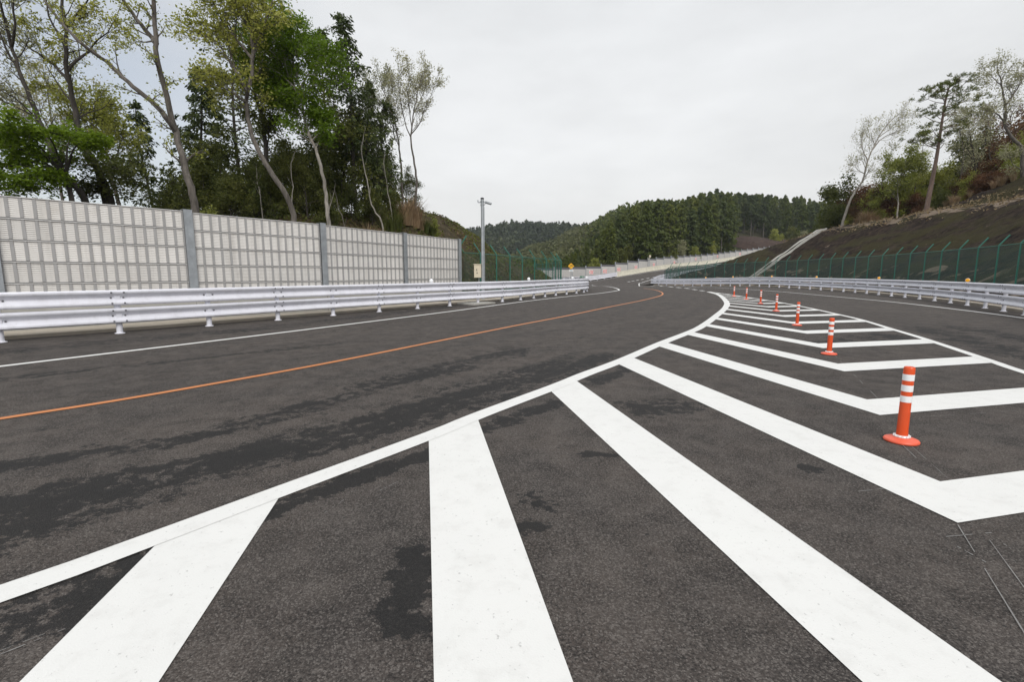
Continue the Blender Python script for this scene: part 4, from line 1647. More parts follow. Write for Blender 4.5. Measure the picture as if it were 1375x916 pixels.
hero('oak_tree', 'dark bare limbed tree leaning left at the far left edge, sparse young leaves', 'tree', 11, 17.5,
     [(113, 268), (82, 226), (66, 192), (52, 160), (36, 121), (24, 90), (14, 55), (4, 20), (-6, -20)], 0.13, 0.03,
     [([(24, 90), (10, 66), (-2, 40), (-12, 10)], 0.05, 0.012, 6, 1.4), ([(14, 55), (20, 30), (18, 0), (22, -30)], 0.05, 0.012, 6, 1.4), ([(52, 160), (30, 140), (5, 122), (-20, 110)], 0.03, 0.008, 5, 1.3)],
     OAK, (3, 0.10, 0.085, 0.6), M['bark_dark'], M['leaf_pale'], 9, 0.4, 1.7, 0.9, keep=0.8)
hero('oak_tree', 'dark forked tree with bare spreading limbs, left of the tall leaning trunk', 'tree', 12, 18.5,
     [(148, 268), (131, 226), (111, 190), (100, 147), (93, 111), (88, 72), (88, 43), (84, 10), (78, -30)], 0.16, 0.035,
     [([(94, 98), (103, 82), (114, 74), (131, 53), (145, 42), (156, 24)], 0.06, 0.01, 8, 1.3), ([(91, 108), (74, 88), (52, 72), (30, 55), (12, 32), (2, 8)], 0.06, 0.012, 8, 1.5),
      ([(88, 60), (76, 42), (66, 22), (60, -8)], 0.06, 0.015, 8, 1.4), ([(88, 40), (100, 22), (116, 4), (128, -20)], 0.05, 0.012, 8, 1.4), ([(100, 140), (84, 120), (66, 96), (58, 80)], 0.035, 0.008, 6, 1.2)],
     OAK, (3, 0.10, 0.085, 0.6), M['bark_dark'], M['leaf_spring'], 8, 0.45, 1.6, 0.9, keep=0.75)
hero('oak_tree', 'tall grey trunk forking in two behind the first wall post, small tufts of leaves', 'tree', 13, 16.6,
     [(263, 284), (256, 252), (249, 229), (242, 200), (236, 177), (229, 147), (221, 116), (213, 92), (210, 65), (209, 33), (206, 0), (203, -40)], 0.14, 0.05,
     [([(234, 172), (222, 156), (210, 144), (194, 127), (177, 115), (160, 98), (147, 85), (134, 77), (122, 68), (108, 58), (88, 36), (66, 8), (50, -20)], 0.09, 0.03, 9, 1.0),
      ([(210, 68), (203, 50), (190, 32), (178, 18), (160, -8)], 0.085, 0.04, 7, 0.8)],
     OAK, (5, 0.09, 0.08, 0.6), M['bark_grey'], M['leaf_spring'], 14, 0.35, 0.75, 0.6, lvl=1)
hero('spring_tree', 'tall curved trunk with broad yellow-green spring crown reaching the top of the picture', 'tree', 14, 19,
     [(394, 288), (378, 252), (356, 219), (344, 195), (336, 170), (331, 137), (334, 118), (338, 105), (339, 65), (337, 30), (335, 0), (333, -40)], 0.125, 0.04,
     [([(334, 122), (322, 104), (312, 88), (298, 66), (280, 50), (258, 40)], 0.07, 0.012, 13, 1.5), ([(338, 80), (322, 58), (308, 34), (294, 16), (280, -8)], 0.06, 0.012, 13, 1.5),
      ([(339, 60), (352, 40), (362, 15), (368, -15)], 0.05, 0.012, 9, 1.2), ([(332, 135), (318, 128), (302, 118), (286, 112)], 0.05, 0.01, 10, 1.3), ([(338, 40), (324, 22), (316, 0), (310, -30)], 0.05, 0.012, 10, 1.3)],
     OAK, (3, 0.14, 0.10, 0.6), M['bark_grey'], M['leaf_spring'], 12, 0.55, 1.5, 1.0, lvl=2)
hero('green_tree', 'bright fresh green tree with a pale curved trunk behind the second wall panel', 'tree', 15, 21,
     [(441, 300), (438, 262), (431, 223), (424, 200), (415, 183), (409, 155), (405, 131), (400, 108), (395, 88), (391, 62), (388, 42)], 0.10, 0.025,
     [([(405, 131), (390, 112), (374, 98), (356, 90)], 0.05, 0.01, 12, 1.9), ([(402, 118), (416, 96), (428, 84), (440, 78)], 0.05, 0.01, 11, 1.7), ([(395, 90), (380, 66), (366, 52), (352, 56)], 0.05, 0.01, 12, 1.8),
      ([(392, 70), (404, 56), (416, 50), (424, 60)], 0.04, 0.01, 8, 1.1), ([(418, 190), (428, 178), (432, 162), (426, 148)], 0.03, 0.008, 9, 0.7), ([(409, 150), (396, 138), (384, 130), (370, 122)], 0.04, 0.01, 9, 1.2)],
     OAK, (5, 0.16, 0.115, 0.6), M['bark_pale'], M['leaf_bright'], 15, 0.5, 1.7, 1.1, lvl=2)
hero('slender_tree', 'small slender tree with thin pale crown standing alone on the crest of the left bank', 'tree', 16, 29,
     [(557, 278), (559, 257), (559, 236), (555, 212), (552, 190), (553, 170), (556, 150), (560, 128), (564, 108)], 0.085, 0.02,
     [([(552, 188), (545, 168), (540, 145), (536, 120), (535, 96)], 0.035, 0.008, 10, 1.5), ([(553, 182), (564, 164), (570, 146), (578, 128), (584, 112)], 0.035, 0.008, 10, 1.5),
      ([(553, 172), (550, 150), (548, 125), (549, 100)], 0.03, 0.008, 9, 1.4), ([(556, 152), (566, 132), (572, 112), (570, 96)], 0.025, 0.008, 9, 1.3)],
     WISPY, (3, 0.12, 0.085, 0.6), M['bark_grey'], M['leaf_pale'], 6, 0.62, 1.2, 1.0)
hero('slender_tree', 'pale thin crowned tree just left of the lone slender tree on the crest', 'tree', 17, 31,
     [(540, 262), (539, 232), (536, 200), (532, 170), (522, 140), (514, 120), (510, 106)], 0.08, 0.02,
     [([(534, 180), (524, 162), (510, 150), (498, 140)], 0.03, 0.008, 9, 1.5), ([(536, 196), (528, 176), (530, 150), (528, 128)], 0.03, 0.008, 9, 1.4), ([(528, 156), (516, 140), (500, 126), (494, 112)], 0.03, 0.008, 9, 1.4), ([(520, 136), (522, 118), (520, 104)], 0.02, 0.006, 8, 1.2)],
     WISPY, (3, 0.13, 0.09, 0.6), M['bark_grey'], M['leaf_pale'], 8, 0.5, 1.4, 1.0)
hero('oak_tree', 'mossy brown trunk leaning right, behind the yellow-green spring tree', 'tree', 18, 23,
     [(362, 262), (358, 225), (356, 190), (352, 155), (342, 125), (346, 110), (360, 100)], 0.15, 0.05,
     [([(342, 124), (352, 110), (364, 98), (374, 84)], 0.06, 0.012, 8, 1.4), ([(352, 150), (366, 140), (380, 136)], 0.05, 0.012, 8, 1.4)],
     OAK, (6, 0.16, 0.12, 0.6), M['bark_dark'], M['leaf_mid'], 10, 0.45, 1.6, 1.0)
hero('spring_tree', 'pale yellow-green leafed tree in the left undergrowth beyond the dark forked tree', 'tree', 19, 21,
     [(158, 266), (150, 240), (146, 215), (140, 190), (136, 165), (134, 148)], 0.10, 0.025,
     [([(146, 215), (132, 196), (120, 176), (114, 158)], 0.04, 0.01, 10, 1.6), ([(148, 222), (158, 204), (164, 186), (166, 168)], 0.04, 0.01, 10, 1.4), ([(140, 190), (126, 170), (112, 150), (104, 134)], 0.03, 0.008, 10, 1.4)],
     OAK, (3, 0.18, 0.11, 0.6), M['bark_grey'], M['leaf_spring'], 10, 0.35, 1.6, 1.0)
hero('spring_tree', 'thin pale leafed tree rising between the two dark forked trunks at the left', 'tree', 20, 22,
     [(84, 268), (80, 235), (74, 200), (70, 170), (66, 140), (64, 110)], 0.09, 0.02,
     [([(76, 210), (60, 188), (44, 170), (30, 156)], 0.03, 0.008, 9, 1.7), ([(72, 180), (58, 158), (50, 130), (44, 108)], 0.03, 0.008, 9, 1.6), ([(78, 215), (94, 190), (108, 166), (116, 140)], 0.03, 0.008, 9, 1.6)],
     WISPY, (3, 0.18, 0.10, 0.6), M['bark_grey'], M['leaf_pale'], 9, 0.4, 1.6, 1.0)

def layered(seed, Y, base, spots, r0, P, leaf):
    """low spreading tree whose foliage lies in flat layers: spots = (u, v, reach m, n)"""
    T = Tree(seed)
    b = rooted([at(*base, Y), at(base[0] - 8, base[1] - 30, Y)], left_z)
    T.limb(catmull(b, 0.3), r0, r0 * 0.7, 8)
    for (u, v, reach, n) in spots:
        c = at(u, v, Y + T.r.uniform(-1.2, 1.2))
        mid = b[-1].lerp(c, 0.55) + Vector((0, 0, 0.25))
        T.limb(catmull([b[-1], mid, c], 0.3), r0 * 0.5, 0.012, 6)
        for k in range(n):
            a = T.r.uniform(0, 2 * math.pi)
            d = Vector((math.cos(a), math.sin(a), T.r.uniform(-0.1, 0.25)))
            T.grow(c, d, reach * T.r.uniform(0.6, 1.2), 0.014, 1, P)
    return T, b[0], T.leaves(*leaf)
FLAT = dict(seg=0.2, wander=0.2, up=-0.01, tip=0.005, kids=(6, 5), first=0.15, angle=(25, 70), ratio=0.55, leaf_lvl=1, leaf_from=0.2)
T, b_, lv = layered(31, 16.5, (96, 266), [(20, 178, 1.0, 8), (60, 176, 1.0, 8), (95, 184, 0.9, 8), (30, 200, 1.1, 9), (10, 222, 1.1, 9), (70, 212, 1.0, 8), (45, 232, 1.0, 8), (-20, 190, 1.2, 9), (-25, 230, 1.2, 9), (20, 250, 1.0, 8), (110, 190, 0.6, 6)], 0.09, FLAT, (9, 0.09, 0.10, 0.6, 0.7))
plant('green_tree', 'low bright green tree spreading in flat layers above the left end of the wall', 'tree', T, b_, lv, M['bark_dark'], M['leaf_bright'])
T, b_, lv = layered(32, 18.5, (140, 272), [(120, 222, 1.0, 8), (150, 225, 1.0, 8), (170, 240, 1.0, 8), (135, 250, 1.2, 9), (105, 250, 1.0, 8), (165, 215, 0.8, 7)], 0.08, FLAT, (5, 0.14, 0.10, 0.6, 0.6))
plant('green_tree', 'mid green low tree around the foot of the dark forked trunk', 'tree', T, b_, lv, M['bark_dark'], M['leaf_mid'])

# --- conifers with drooping branch sprays
def conifer(seed, h, r, bare, rad, nwh, droop=0.25, per=26, size=0.2, asp=0.4, tier=5, taper=0.9, spread=0.13, lean=(0, 0), curve=0.02):
    """straight stem, whorls of branches from `bare` of the height upward; radius shrinks to the tip"""
    T = Tree(seed)
    stem = [Vector((lean[0] * h * t + curve * h * math.sin(t * 5 + seed), lean[1] * h * t + curve * h * math.cos(t * 4 + seed) - curve * h * math.cos(seed), h * t)) for t in np.linspace(0, 1, 14)]
    stem[0].x = 0
    T.limb(stem, r, 0.015, 9)
    C, A = [], []
    for k in range(nwh):
        f = bare + (1 - bare) * (k + 0.5 * T.r.random()) / nwh
        x = f * 13
        i = min(12, int(x))
        c = stem[i].lerp(stem[i + 1], x - i)
        g = (f - bare) / (1 - bare)
        R = rad * (1 - g) ** taper * (0.55 + 0.45 * min(1, g * 5)) + 0.18
        for j in range(tier):
            a = T.r.uniform(0, 2 * math.pi)
            L = R * T.r.uniform(0.55, 1.2)
            d = Vector((math.cos(a), math.sin(a), 0.35))
            n = max(3, int(L / 0.35))
            p, q = c.copy(), [c.copy()]
            for m in range(n):
                d = (d + Vector((0, 0, -droop / n * 2)) + T.rv() * 0.08).normalized()
                p = p + d * (L / n)
                q.append(p.copy())
            T.limb(q, max(0.008, 0.045 * L / (rad + 0.2) * r / 0.15), 0.006, 4)
            side = Vector((-d.y, d.x, 0))
            if side.length > 1e-6:
                side.normalize()
            for m in range(1, n + 1):
                t = m / n
                w = 0.36 * L * (1.15 - t) + 0.06
                cnt = max(2, int(per * (0.5 + 0.5 * t) / n * 2))
                for _ in range(cnt):
                    s = T.r.uniform(-1, 1)
                    pos = q[m] + side * (w * s) + T.rv() * spread * 0.8 + Vector((0, 0, -0.25 * w * abs(s) - T.r.random() * spread))
                    C.append(tuple(pos))
                    ax = (d * 0.6 + side * s * 0.9 + Vector((0, 0, -0.5)))
                    A.append(tuple(ax.normalized()))
    tip = stem[-1]
    for _ in range(30):
        C.append(tuple(tip + Vector((T.r.gauss(0, 0.08), T.r.gauss(0, 0.08), -T.r.random() * 0.8))))
        A.append((0, 0, 1))
    V = blades(T.nr, np.array(C), size, asp, 0, 0.45, np.array(A))
    return T, V

def set_conifer(name, label, seed, u, v, Y, top, leaf_m=M['leaf_conifer'], bark_m=M['bark_dark'], zf=left_z, group=None, **kw):
    b = at(u, v, Y)
    b.z = float(zf(np.array([b.x]), np.array([b.y]))[0][0]) - 0.15
    h = at(top[0], top[1], Y).z - b.z
    lean = ((at(top[0], top[1], Y).x - b.x) / h, 0)
    T, V = conifer(seed, h, lean=lean, **kw)
    root = thing(name, label, 'tree', b, 0, group)
    T.mb.build('trunk', bark_m, root)
    link('crown', np_mesh('crown', V, quads(V), leaf_m), root)
    return root

set_conifer('conifer_tree', 'dark conical conifer between the tall forked trunk and the spring tree', 41, 266, 280, 25, (257, 84), r=0.15, bare=0.12, rad=2.3, nwh=36, per=26, size=0.20, tier=4)
set_conifer('conifer_tree', 'tall narrow conifer rising above the bright green tree, thin open crown', 42, 480, 278, 26, (459, 17), r=0.13, bare=0.30, rad=1.35, nwh=42, per=20, size=0.19, tier=3, droop=0.15, taper=0.55, curve=0.008)
set_conifer('conifer_tree', 'dark conifer half hidden behind the bright green tree', 43, 425, 270, 29, (436, 40), r=0.15, bare=0.2, rad=1.8, nwh=34, per=17, size=0.22, tier=3, taper=0.6)
set_conifer('conifer_tree', 'dark thin conifer left of the leaning grey trunk, low in the picture', 44, 205, 280, 26, (192, 138), r=0.11, bare=0.1, rad=1.7, nwh=24, per=20, size=0.2, tier=4)
set_conifer('conifer_tree', 'dark tall conifer behind the yellow-green spring tree', 45, 318, 280, 29, (325, -8), r=0.17, bare=0.35, rad=2.1, nwh=34, per=16, size=0.22, tier=3, taper=0.5)
set_conifer('conifer_tree', 'slim dark conifer under the pale crowned trees by the crest', 46, 520, 284, 30, (512, 132), r=0.10, bare=0.15, rad=1.6, nwh=26, per=17, size=0.2, tier=3, taper=0.7)
set_conifer('conifer_tree', 'dark conifer directly right of the tall narrow one, lower and fuller', 47, 497, 285, 28, (488, 105), r=0.11, bare=0.1, rad=1.8, nwh=30, per=18, size=0.2, tier=4, taper=0.7)

# --- dense evergreen undergrowth trees on the ridge
BUSH = dict(seg=0.3, wander=0.3, up=0.03, tip=0.007, kids=(5, 5, 6), first=0.2, angle=(30, 75), ratio=0.6, leaf_lvl=1, leaf_from=0.2)
def bush_tree(seed, h, n, lvl, L, leaf, P=BUSH, r0=0.10, start=0.15):
    T = Tree(seed)
    stem = [Vector((0, 0, -0.2))]
    for i in range(6):
        stem.append(stem[-1] + Vector((T.r.uniform(-.12, .12) * h * 0.2, T.r.uniform(-.12, .12) * h * 0.2, h / 7)))
    T.guide(stem, r0, 0.025, P, start, n, lvl, L, L * 0.6)
    return T, T.leaves(*leaf)

def set_bush(name, label, T, V, u, Y, sc, bark_m, leaf_m, zf, rz=0.0, dz=-0.1, cat='tree', group=None):
    p = at(u, 300, Y)
    p.z = float(zf(np.array([p.x]), np.array([p.y]))[0][0]) + dz
    root = thing(name, label, cat, p, rz, group)
    T.mb.build('trunk', bark_m, root)
    link('crown', np_mesh('crown', V, quads(V), leaf_m), root)
    root.scale = (sc, sc, sc)
    return root

TA, VA = bush_tree(51, 4.6, 16, 2, 2.2, (5, 0.22, 0.15, 0.55))
TB, VB = bush_tree(52, 5.6, 18, 2, 2.1, (5, 0.22, 0.14, 0.55))
G1 = 'dark evergreen undergrowth trees on the left ridge'
LB = 'dark broadleaf evergreen in the dense undergrowth behind the left noise wall'
ra = set_bush('evergreen_tree', LB, TA, VA, 300, 23, 0.95, M['bark_dark'], M['leaf_dark'], left_z, 0, group=G1)
rb = set_bush('evergreen_tree', LB, TB, VB, 355, 26, 1.0, M['bark_dark'], M['leaf_mid'], left_z, 1, group=G1)
rc = set_bush('evergreen_tree', LB, TB, VB, 410, 27, 1.05, M['bark_dark'], M['leaf_dark'], left_z, 2, group=G1)
def more(src, u, Y, sc, rz, zf=left_z, dz=-0.1, label=None):
    p = at(u, 300, Y)
    p.z = float(zf(np.array([p.x]), np.array([p.y]))[0][0]) + dz
    return dup(src, p, rz, sc, label)
for src, u, Y, sc, rz in ((rb, 455, 27, 1.1, 0.4), (rb, 490, 29, 0.95, 2.2), (rc, 520, 31, 0.72, 3.1), (ra, 440, 22.5, 0.42, 4), (ra, 345, 21.5, 0.55, 1.2), (rc, 380, 31, 1.2, 5), (rb, 370, 22.5, 0.5, 3.3), (rb, 415, 23, 0.5, 5.1), (rb, 300, 21, 0.5, 1.1), (ra, 236, 23.5, 0.62, 2), (ra, 185, 24, 0.55, 3), (rb, 205, 22, 0.42, 0.7), (ra, 275, 21, 0.55, 5.5), (ra, 150, 25, 0.62, 0.9), (ra, 60, 23, 0.6, 4.4), (ra, 0, 22, 0.7, 2.7), (rb, 430, 31, 1.25, 2.7), (ra, 310, 20, 0.42, 2.9), (rb, 395, 24, 0.6, 0.1), (ra, 500, 26, 0.36, 2.4), (ra, 475, 25, 0.42, 0.6), (rb, 545, 33, 0.5, 1.9), (ra, 100, 25, 0.6, 1.9)):
    more(src, u, Y, sc, rz)
TY, VY = bush_tree(53, 2.0, 10, 1, 0.9, (9, 0.10, 0.09, 0.6), r0=0.03)
set_bush('shrub', 'small yellow-green shrub at the foot of the tall forked trunk', TY, VY, 274, 17.5, 0.75, M['bark_dark'], M['leaf_spring'], left_z, cat='shrub')
set_bush('shrub', 'pale green shrub beside the lone slender tree on the crest', TY, VY, 585, 29.5, 0.62, M['bark_dark'], M['leaf_spring'], left_z, 1.2, cat='shrub')
set_bush('shrub', 'green shrub growing on top of the crest below the pale crowned trees', TY, VY, 530, 28, 0.8, M['bark_dark'], M['leaf_mid'], left_z, 2.2, cat='shrub')

# bare thin stems in the undergrowth
gstem = 'thin bare stems in front of the dark undergrowth'
rgs = random.Random(7)
for k, (seq, Y, r) in enumerate((([(513, 300), (505, 286), (497, 268), (494, 248), (489, 225), (486, 200), (488, 180)], 25, 0.05), ([(462, 298), (456, 284), (453, 268)], 21, 0.025), ([(440, 292), (444, 272), (448, 258)], 20.8, 0.035), ([(350, 262), (346, 245), (345, 235)], 21, 0.03), ([(526, 284), (521, 260), (518, 235), (515, 212)], 27, 0.03), ([(392, 280), (393, 250), (391, 220), (396, 205)], 22, 0.03))):
    T = Tree(60 + k)
    tp = rooted(px(seq, Y, T.r, 0.1), left_z)
    T.guide(tp, r, 0.012, WISPY, 0.5, 5, 0, 0.7, 0.4, 0.03)
    root = thing('bare_sapling', ('thin bare pale sapling with crooked stem below the slim conifer', 'short bare stem leaning left above the third wall panel', 'thin bare stem springing from the foot of the bright green tree', 'short thin bare stem left of the curved pale trunk', 'thin upright bare stem near the dry grass on the crest', 'thin pale stem inside the dark undergrowth beside the curved trunk')[k], 'sapling', tp[0])
    ob = T.mb.build('trunk', M['bark_pale'] if k != 1 else M['bark_grey'], root, tp[0])
    ob.location = (0, 0, 0)

# --- grass tufts and ground cover
def tuft_mesh(seed, n, h, w):
    nr = np.random.RandomState(seed)
    a = nr.uniform(0, 2 * np.pi, n)
    r0 = nr.uniform(0, w * 0.35, n)
    hh = h * nr.uniform(0.45, 1.1, n)
    out = nr.uniform(0.15, 0.75, n) * hh
    b0 = np.stack([np.cos(a) * r0, np.sin(a) * r0, np.zeros(n)], 1)
    m = b0 + np.stack([np.cos(a) * out * 0.35, np.sin(a) * out * 0.35, hh * 0.65], 1)
    e = b0 + np.stack([np.cos(a) * out, np.sin(a) * out, hh], 1)
    s = np.stack([-np.sin(a), np.cos(a), np.zeros(n)], 1) * (0.006 + 0.012 * nr.rand(n))[:, None] * h
    V = np.concatenate([np.stack([b0 - s, b0 + s, m + s, m - s], 1), np.stack([m - s, m + s, e + s * 0.1, e - s * 0.1], 1)], 0)
    return V.reshape(-1, 3)
TU = [tuft_mesh(70 + i, 170, 1.0, 0.6) for i in range(3)]
TUM = [np_mesh('blades', v, quads(v), M['grass_dry']) for v in TU] + [np_mesh('blades', TU[0], quads(TU[0]), M['grass_green'])]
def tuft(u, v, Y, h, kind, zf, label, group):
    p = at(u, v, Y)
    p.z = float(zf(np.array([p.x]), np.array([p.y]))[0][0]) - 0.03
    o = link('grass_tuft', TUM[kind], None, p)
    o.scale = (h, h, h)
    o.rotation_euler = (0, 0, (u * 13.7) % 6.28)
    tag(o, label, 'grass', group)
for k, (u, Y, h) in enumerate(((486, 23.5, 1.0), (493, 24, 1.2), (500, 24.5, 0.8), (545, 28, 1.4), (552, 28.5, 1.6), (558, 28.6, 1.3), (540, 28, 0.9), (508, 25, 0.7), (566, 29, 0.8))):
    tuft(u, 280, Y, h, k % 3, left_z, 'straw coloured dry grass tuft on the crest of the left bank', 'dry grass tufts on the left bank')
for k, (u, Y, h) in enumerate(((525, 26.5, 0.9), (533, 27, 1.1), (572, 29, 0.8), (515, 26, 0.8), (580, 29.3, 0.7))):
    tuft(u, 280, Y, h, 3, left_z, 'green grass tuft on the crest of the left bank', 'green grass tufts on the left bank')

def cover(name, label, n, seed, x0, x1, y0, y1, zf, dlo, dhi, mats, size, keepf=None, lift=0.06):
    nr = np.random.RandomState(seed)
    X, Y = nr.uniform(x0, x1, n), nr.uniform(y0, y1, n)
    Z, D = zf(X, Y)
    k = (D > dlo) & (D < dhi)
    if keepf is not None:
        k &= keepf(X, Y, D, nr)
    c = np.stack([X, Y, Z + lift * nr.rand(n)], 1)[k]
    V = blades(nr, c, size, 0.45, 0.1, 0.6)
    o = link(name, np_mesh(name, V, quads(V), mats))
    return tag(o, label, 'ground cover', None, 'stuff')
pat = lambda s, th, seed: (lambda X, Y, D, nr: vnoise(X * s, Y * s, seed) + nr.normal(0, 0.15, len(X)) > th)
cover('weeds', 'low green and brown weeds covering the left bank', 36000, 81, -12, 9, 18, 50, left_z, 1.8, 12, M['leaf_mid'], 0.16, pat(0.5, -0.1, 11), 0.14)
cover('dry_litter', 'brown dead weeds and litter on the left bank', 50000, 82, -12, 9, 18, 50, left_z, 1.6, 12, M['litter_brown'], 0.14, pat(0.6, 0.05, 12), 0.10)
cover('ridge_litter', 'leaf litter and weeds on the left ridge', 40000, 83, -40, -6, 8, 34, left_z, 3, 20, M['leaf_mid'], 0.16, None, 0.25)

# --- right hill
hero('leaning_tree', 'pale grey leaning tree with almost leafless crown at the left end of the right wood', 'tree', 91, 61,
     [(1131, 300), (1136, 284), (1142, 268), (1150, 254), (1158, 243), (1165, 216), (1172, 200), (1180, 183), (1189, 170), (1198, 160), (1208, 152)], 0.17, 0.03,
     [([(1165, 218), (1158, 200), (1156, 188), (1160, 176)], 0.08, 0.012, 12, 2.2), ([(1172, 200), (1184, 186), (1200, 178), (1216, 172)], 0.08, 0.012, 12, 2.2), ([(1160, 236), (1150, 226), (1146, 218)], 0.06, 0.01, 9, 1.8), ([(1180, 184), (1196, 172), (1208, 160), (1222, 158)], 0.06, 0.012, 10, 2.0), ([(1175, 194), (1170, 180), (1178, 166)], 0.05, 0.01, 9, 1.8)],
     WISPY, (1, 0.25, 0.15, 0.6), M['bark_pale'], M['leaf_pale'], 16, 0.4, 2.4, 1.8, zf=right_z)
hero('grey_tree', 'grey forked tree with sparse pale leaves at the right edge of the picture', 'tree', 92, 44,
     [(1374, 240), (1373, 225), (1372, 200), (1358, 184), (1350, 168), (1350, 145), (1347, 125), (1344, 108), (1340, 96)], 0.20, 0.04,
     [([(1350, 166), (1338, 152), (1322, 146), (1308, 144)], 0.08, 0.012, 11, 2.0), ([(1350, 140), (1360, 128), (1370, 112), (1378, 96)], 0.08, 0.015, 10, 1.8), ([(1345, 115), (1334, 104), (1326, 96)], 0.05, 0.01, 10, 1.8), ([(1371, 228), (1360, 220), (1354, 205)], 0.05, 0.012, 6, 1.2)],
     OAK, (2, 0.22, 0.13, 0.6), M['bark_grey'], M['leaf_pale'], 9, 0.5, 1.9, 1.4, zf=right_z)
hero('thin_tree', 'thin pale stemmed tree with yellow-green leaves left of the tall pine', 'tree', 93, 58,
     [(1205, 285), (1206, 270), (1205, 255), (1210, 238), (1216, 222), (1222, 212)], 0.11, 0.02,
     [([(1208, 246), (1200, 232), (1196, 222)], 0.04, 0.01, 9, 2.0), ([(1212, 234), (1222, 226), (1230, 220)], 0.04, 0.01, 9, 2.0)],
     OAK, (4, 0.28, 0.20, 0.6), M['bark_pale'], M['leaf_spring'], 12, 0.35, 2.2, 1.4, zf=right_z)
hero('thin_tree', 'bare dark stemmed tree with pinkish twigs right of the tall pine', 'tree', 94, 54,
     [(1315, 262), (1312, 240), (1308, 215), (1304, 190), (1300, 170)], 0.12, 0.02,
     [([(1310, 225), (1318, 204), (1324, 186), (1326, 166)], 0.05, 0.01, 12, 2.2), ([(1308, 212), (1296, 196), (1288, 176), (1284, 160)], 0.05, 0.01, 12, 2.2)],
     WISPY, (2, 0.3, 0.16, 0.6), M['bark_dark'], M['leaf_pale'], 14, 0.35, 2.4, 1.6, zf=right_z)

def pine(seed, Y, trunk, r0, r1, clumps, zf):
    T = Tree(seed)
    tp = rooted(px(trunk, Y, T.r, 0.15), zf)
    C = catmull(tp, 0.4)
    T.limb(C, r0, r1, 9)
    P_, A_ = [], []
    for (u, v, w) in clumps:
        c = at(u, v, Y + T.r.uniform(-1.8, 1.8))
        j = max((q for q in C), key=lambda q: -abs(q.z - (c.z - 0.5)) - 0.1 * (q - c).length)
        T.limb(catmull([j, j.lerp(c, 0.5) + Vector((0, 0, -0.1)), c], 0.3), 0.05, 0.015, 5)
        for _ in range(int(6 * w) + 2):
            d = Vector((T.r.gauss(0, 0.7), T.r.gauss(0, 0.7), T.r.gauss(0.1, 0.22))) * w
            e = c + d
            T.limb([c, c.lerp(e, 0.5) + Vector((0, 0, -0.05)), e], 0.015, 0.008, 3)
            for _ in range(30):
                ax = T.rv()
                ax.z = abs(ax.z)
                P_.append(tuple(e + ax * 0.16 + T.rv() * 0.10))
                A_.append(tuple(ax))
    V = blades(T.nr, np.array(P_), 0.27, 0.2, 0, 0.4, np.array(A_))
    return T, tp[0], V
T, b_, V = pine(95, 50, [(1245, 276), (1250, 250), (1256, 220), (1260, 196), (1263, 175), (1267, 150), (1270, 133), (1274, 118)], 0.25, 0.07,
    [(1290, 103, 0.9), (1284, 112, 1.0), (1300, 108, 0.9), (1272, 116, 0.9), (1264, 122, 0.9), (1252, 118, 0.8), (1246, 133, 0.9), (1256, 128, 0.7), (1286, 124, 1.1), (1302, 122, 0.8), (1276, 132, 1.0), (1292, 136, 1.0), (1306, 132, 0.6), (1248, 150, 0.9), (1258, 155, 0.6), (1282, 150, 1.0), (1298, 148, 0.9), (1242, 156, 0.6), (1290, 160, 0.7), (1250, 170, 0.7), (1240, 180, 0.9), (1232, 186, 0.8), (1254, 184, 0.9), (1274, 180, 0.9), (1288, 174, 0.8), (1300, 165, 0.7), (1228, 192, 0.6), (1246, 192, 0.7), (1268, 192, 0.6)], right_z)
plant('pine_tree', 'tall red stemmed pine with dark layered needle clumps above the right slope', 'tree', T, b_, V, M['bark_red'], M['leaf_cedar'])

for k, (seq, Y, lm) in enumerate((([(1184, 290), (1186, 268), (1184, 246), (1190, 226), (1196, 206)], 62, 'leaf_pale'), ([(1226, 282), (1228, 256), (1234, 230), (1238, 206), (1240, 190)], 60, 'leaf_spring'), ([(1290, 268), (1290, 240), (1294, 212), (1292, 186), (1296, 164)], 58, 'leaf_pale'), ([(1336, 256), (1334, 230), (1328, 204), (1330, 178), (1326, 158)], 54, 'leaf_rust'), ([(1362, 250), (1358, 226), (1362, 200), (1356, 176), (1360, 156)], 56, 'leaf_rust'))):
    T = Tree(140 + k)
    tp = rooted(px(seq, Y, T.r, 0.2), right_z)
    T.guide(tp, 0.12, 0.02, OAK, 0.35, 16, 2, 2.1, 1.3)
    plant('thin_tree', ('slim tree with thin pale twigs between the leaning pale tree and the yellow-green one', 'slim tree with yellow-green leaves just left of the tall red stemmed pine', 'slim pale twigged tree close behind the tall pine, on its right', 'slim tree with russet leaves left of the grey forked tree', 'slim russet leafed tree rising behind the grey forked tree at the right edge')[k], 'tree', T, tp[0], T.leaves(2, 0.24, 0.15, 0.6), M['bark_grey'], M[lm])
TR, VR = bush_tree(101, 4.2, 15, 2, 2.3, (8, 0.26, 0.15, 0.6), r0=0.09)
TG, VG = bush_tree(102, 4.8, 15, 2, 2.2, (8, 0.26, 0.15, 0.6), r0=0.09)
GR = 'mixed small trees of the wood above the right slope'
KIND = {'rust': ('rust brown leafed tree in the wood above the right slope', M['leaf_rust'], M['bark_dark']), 'spring': ('yellow-green leafed tree in the wood above the right slope', M['leaf_spring'], M['bark_grey']), 'dark': ('dark green leafed tree in the wood above the right slope', M['leaf_dark'], M['bark_dark']), 'mid': ('plain green leafed tree in the wood above the right slope', M['leaf_mid'], M['bark_dark'])}
src = {}
rw = random.Random(17)
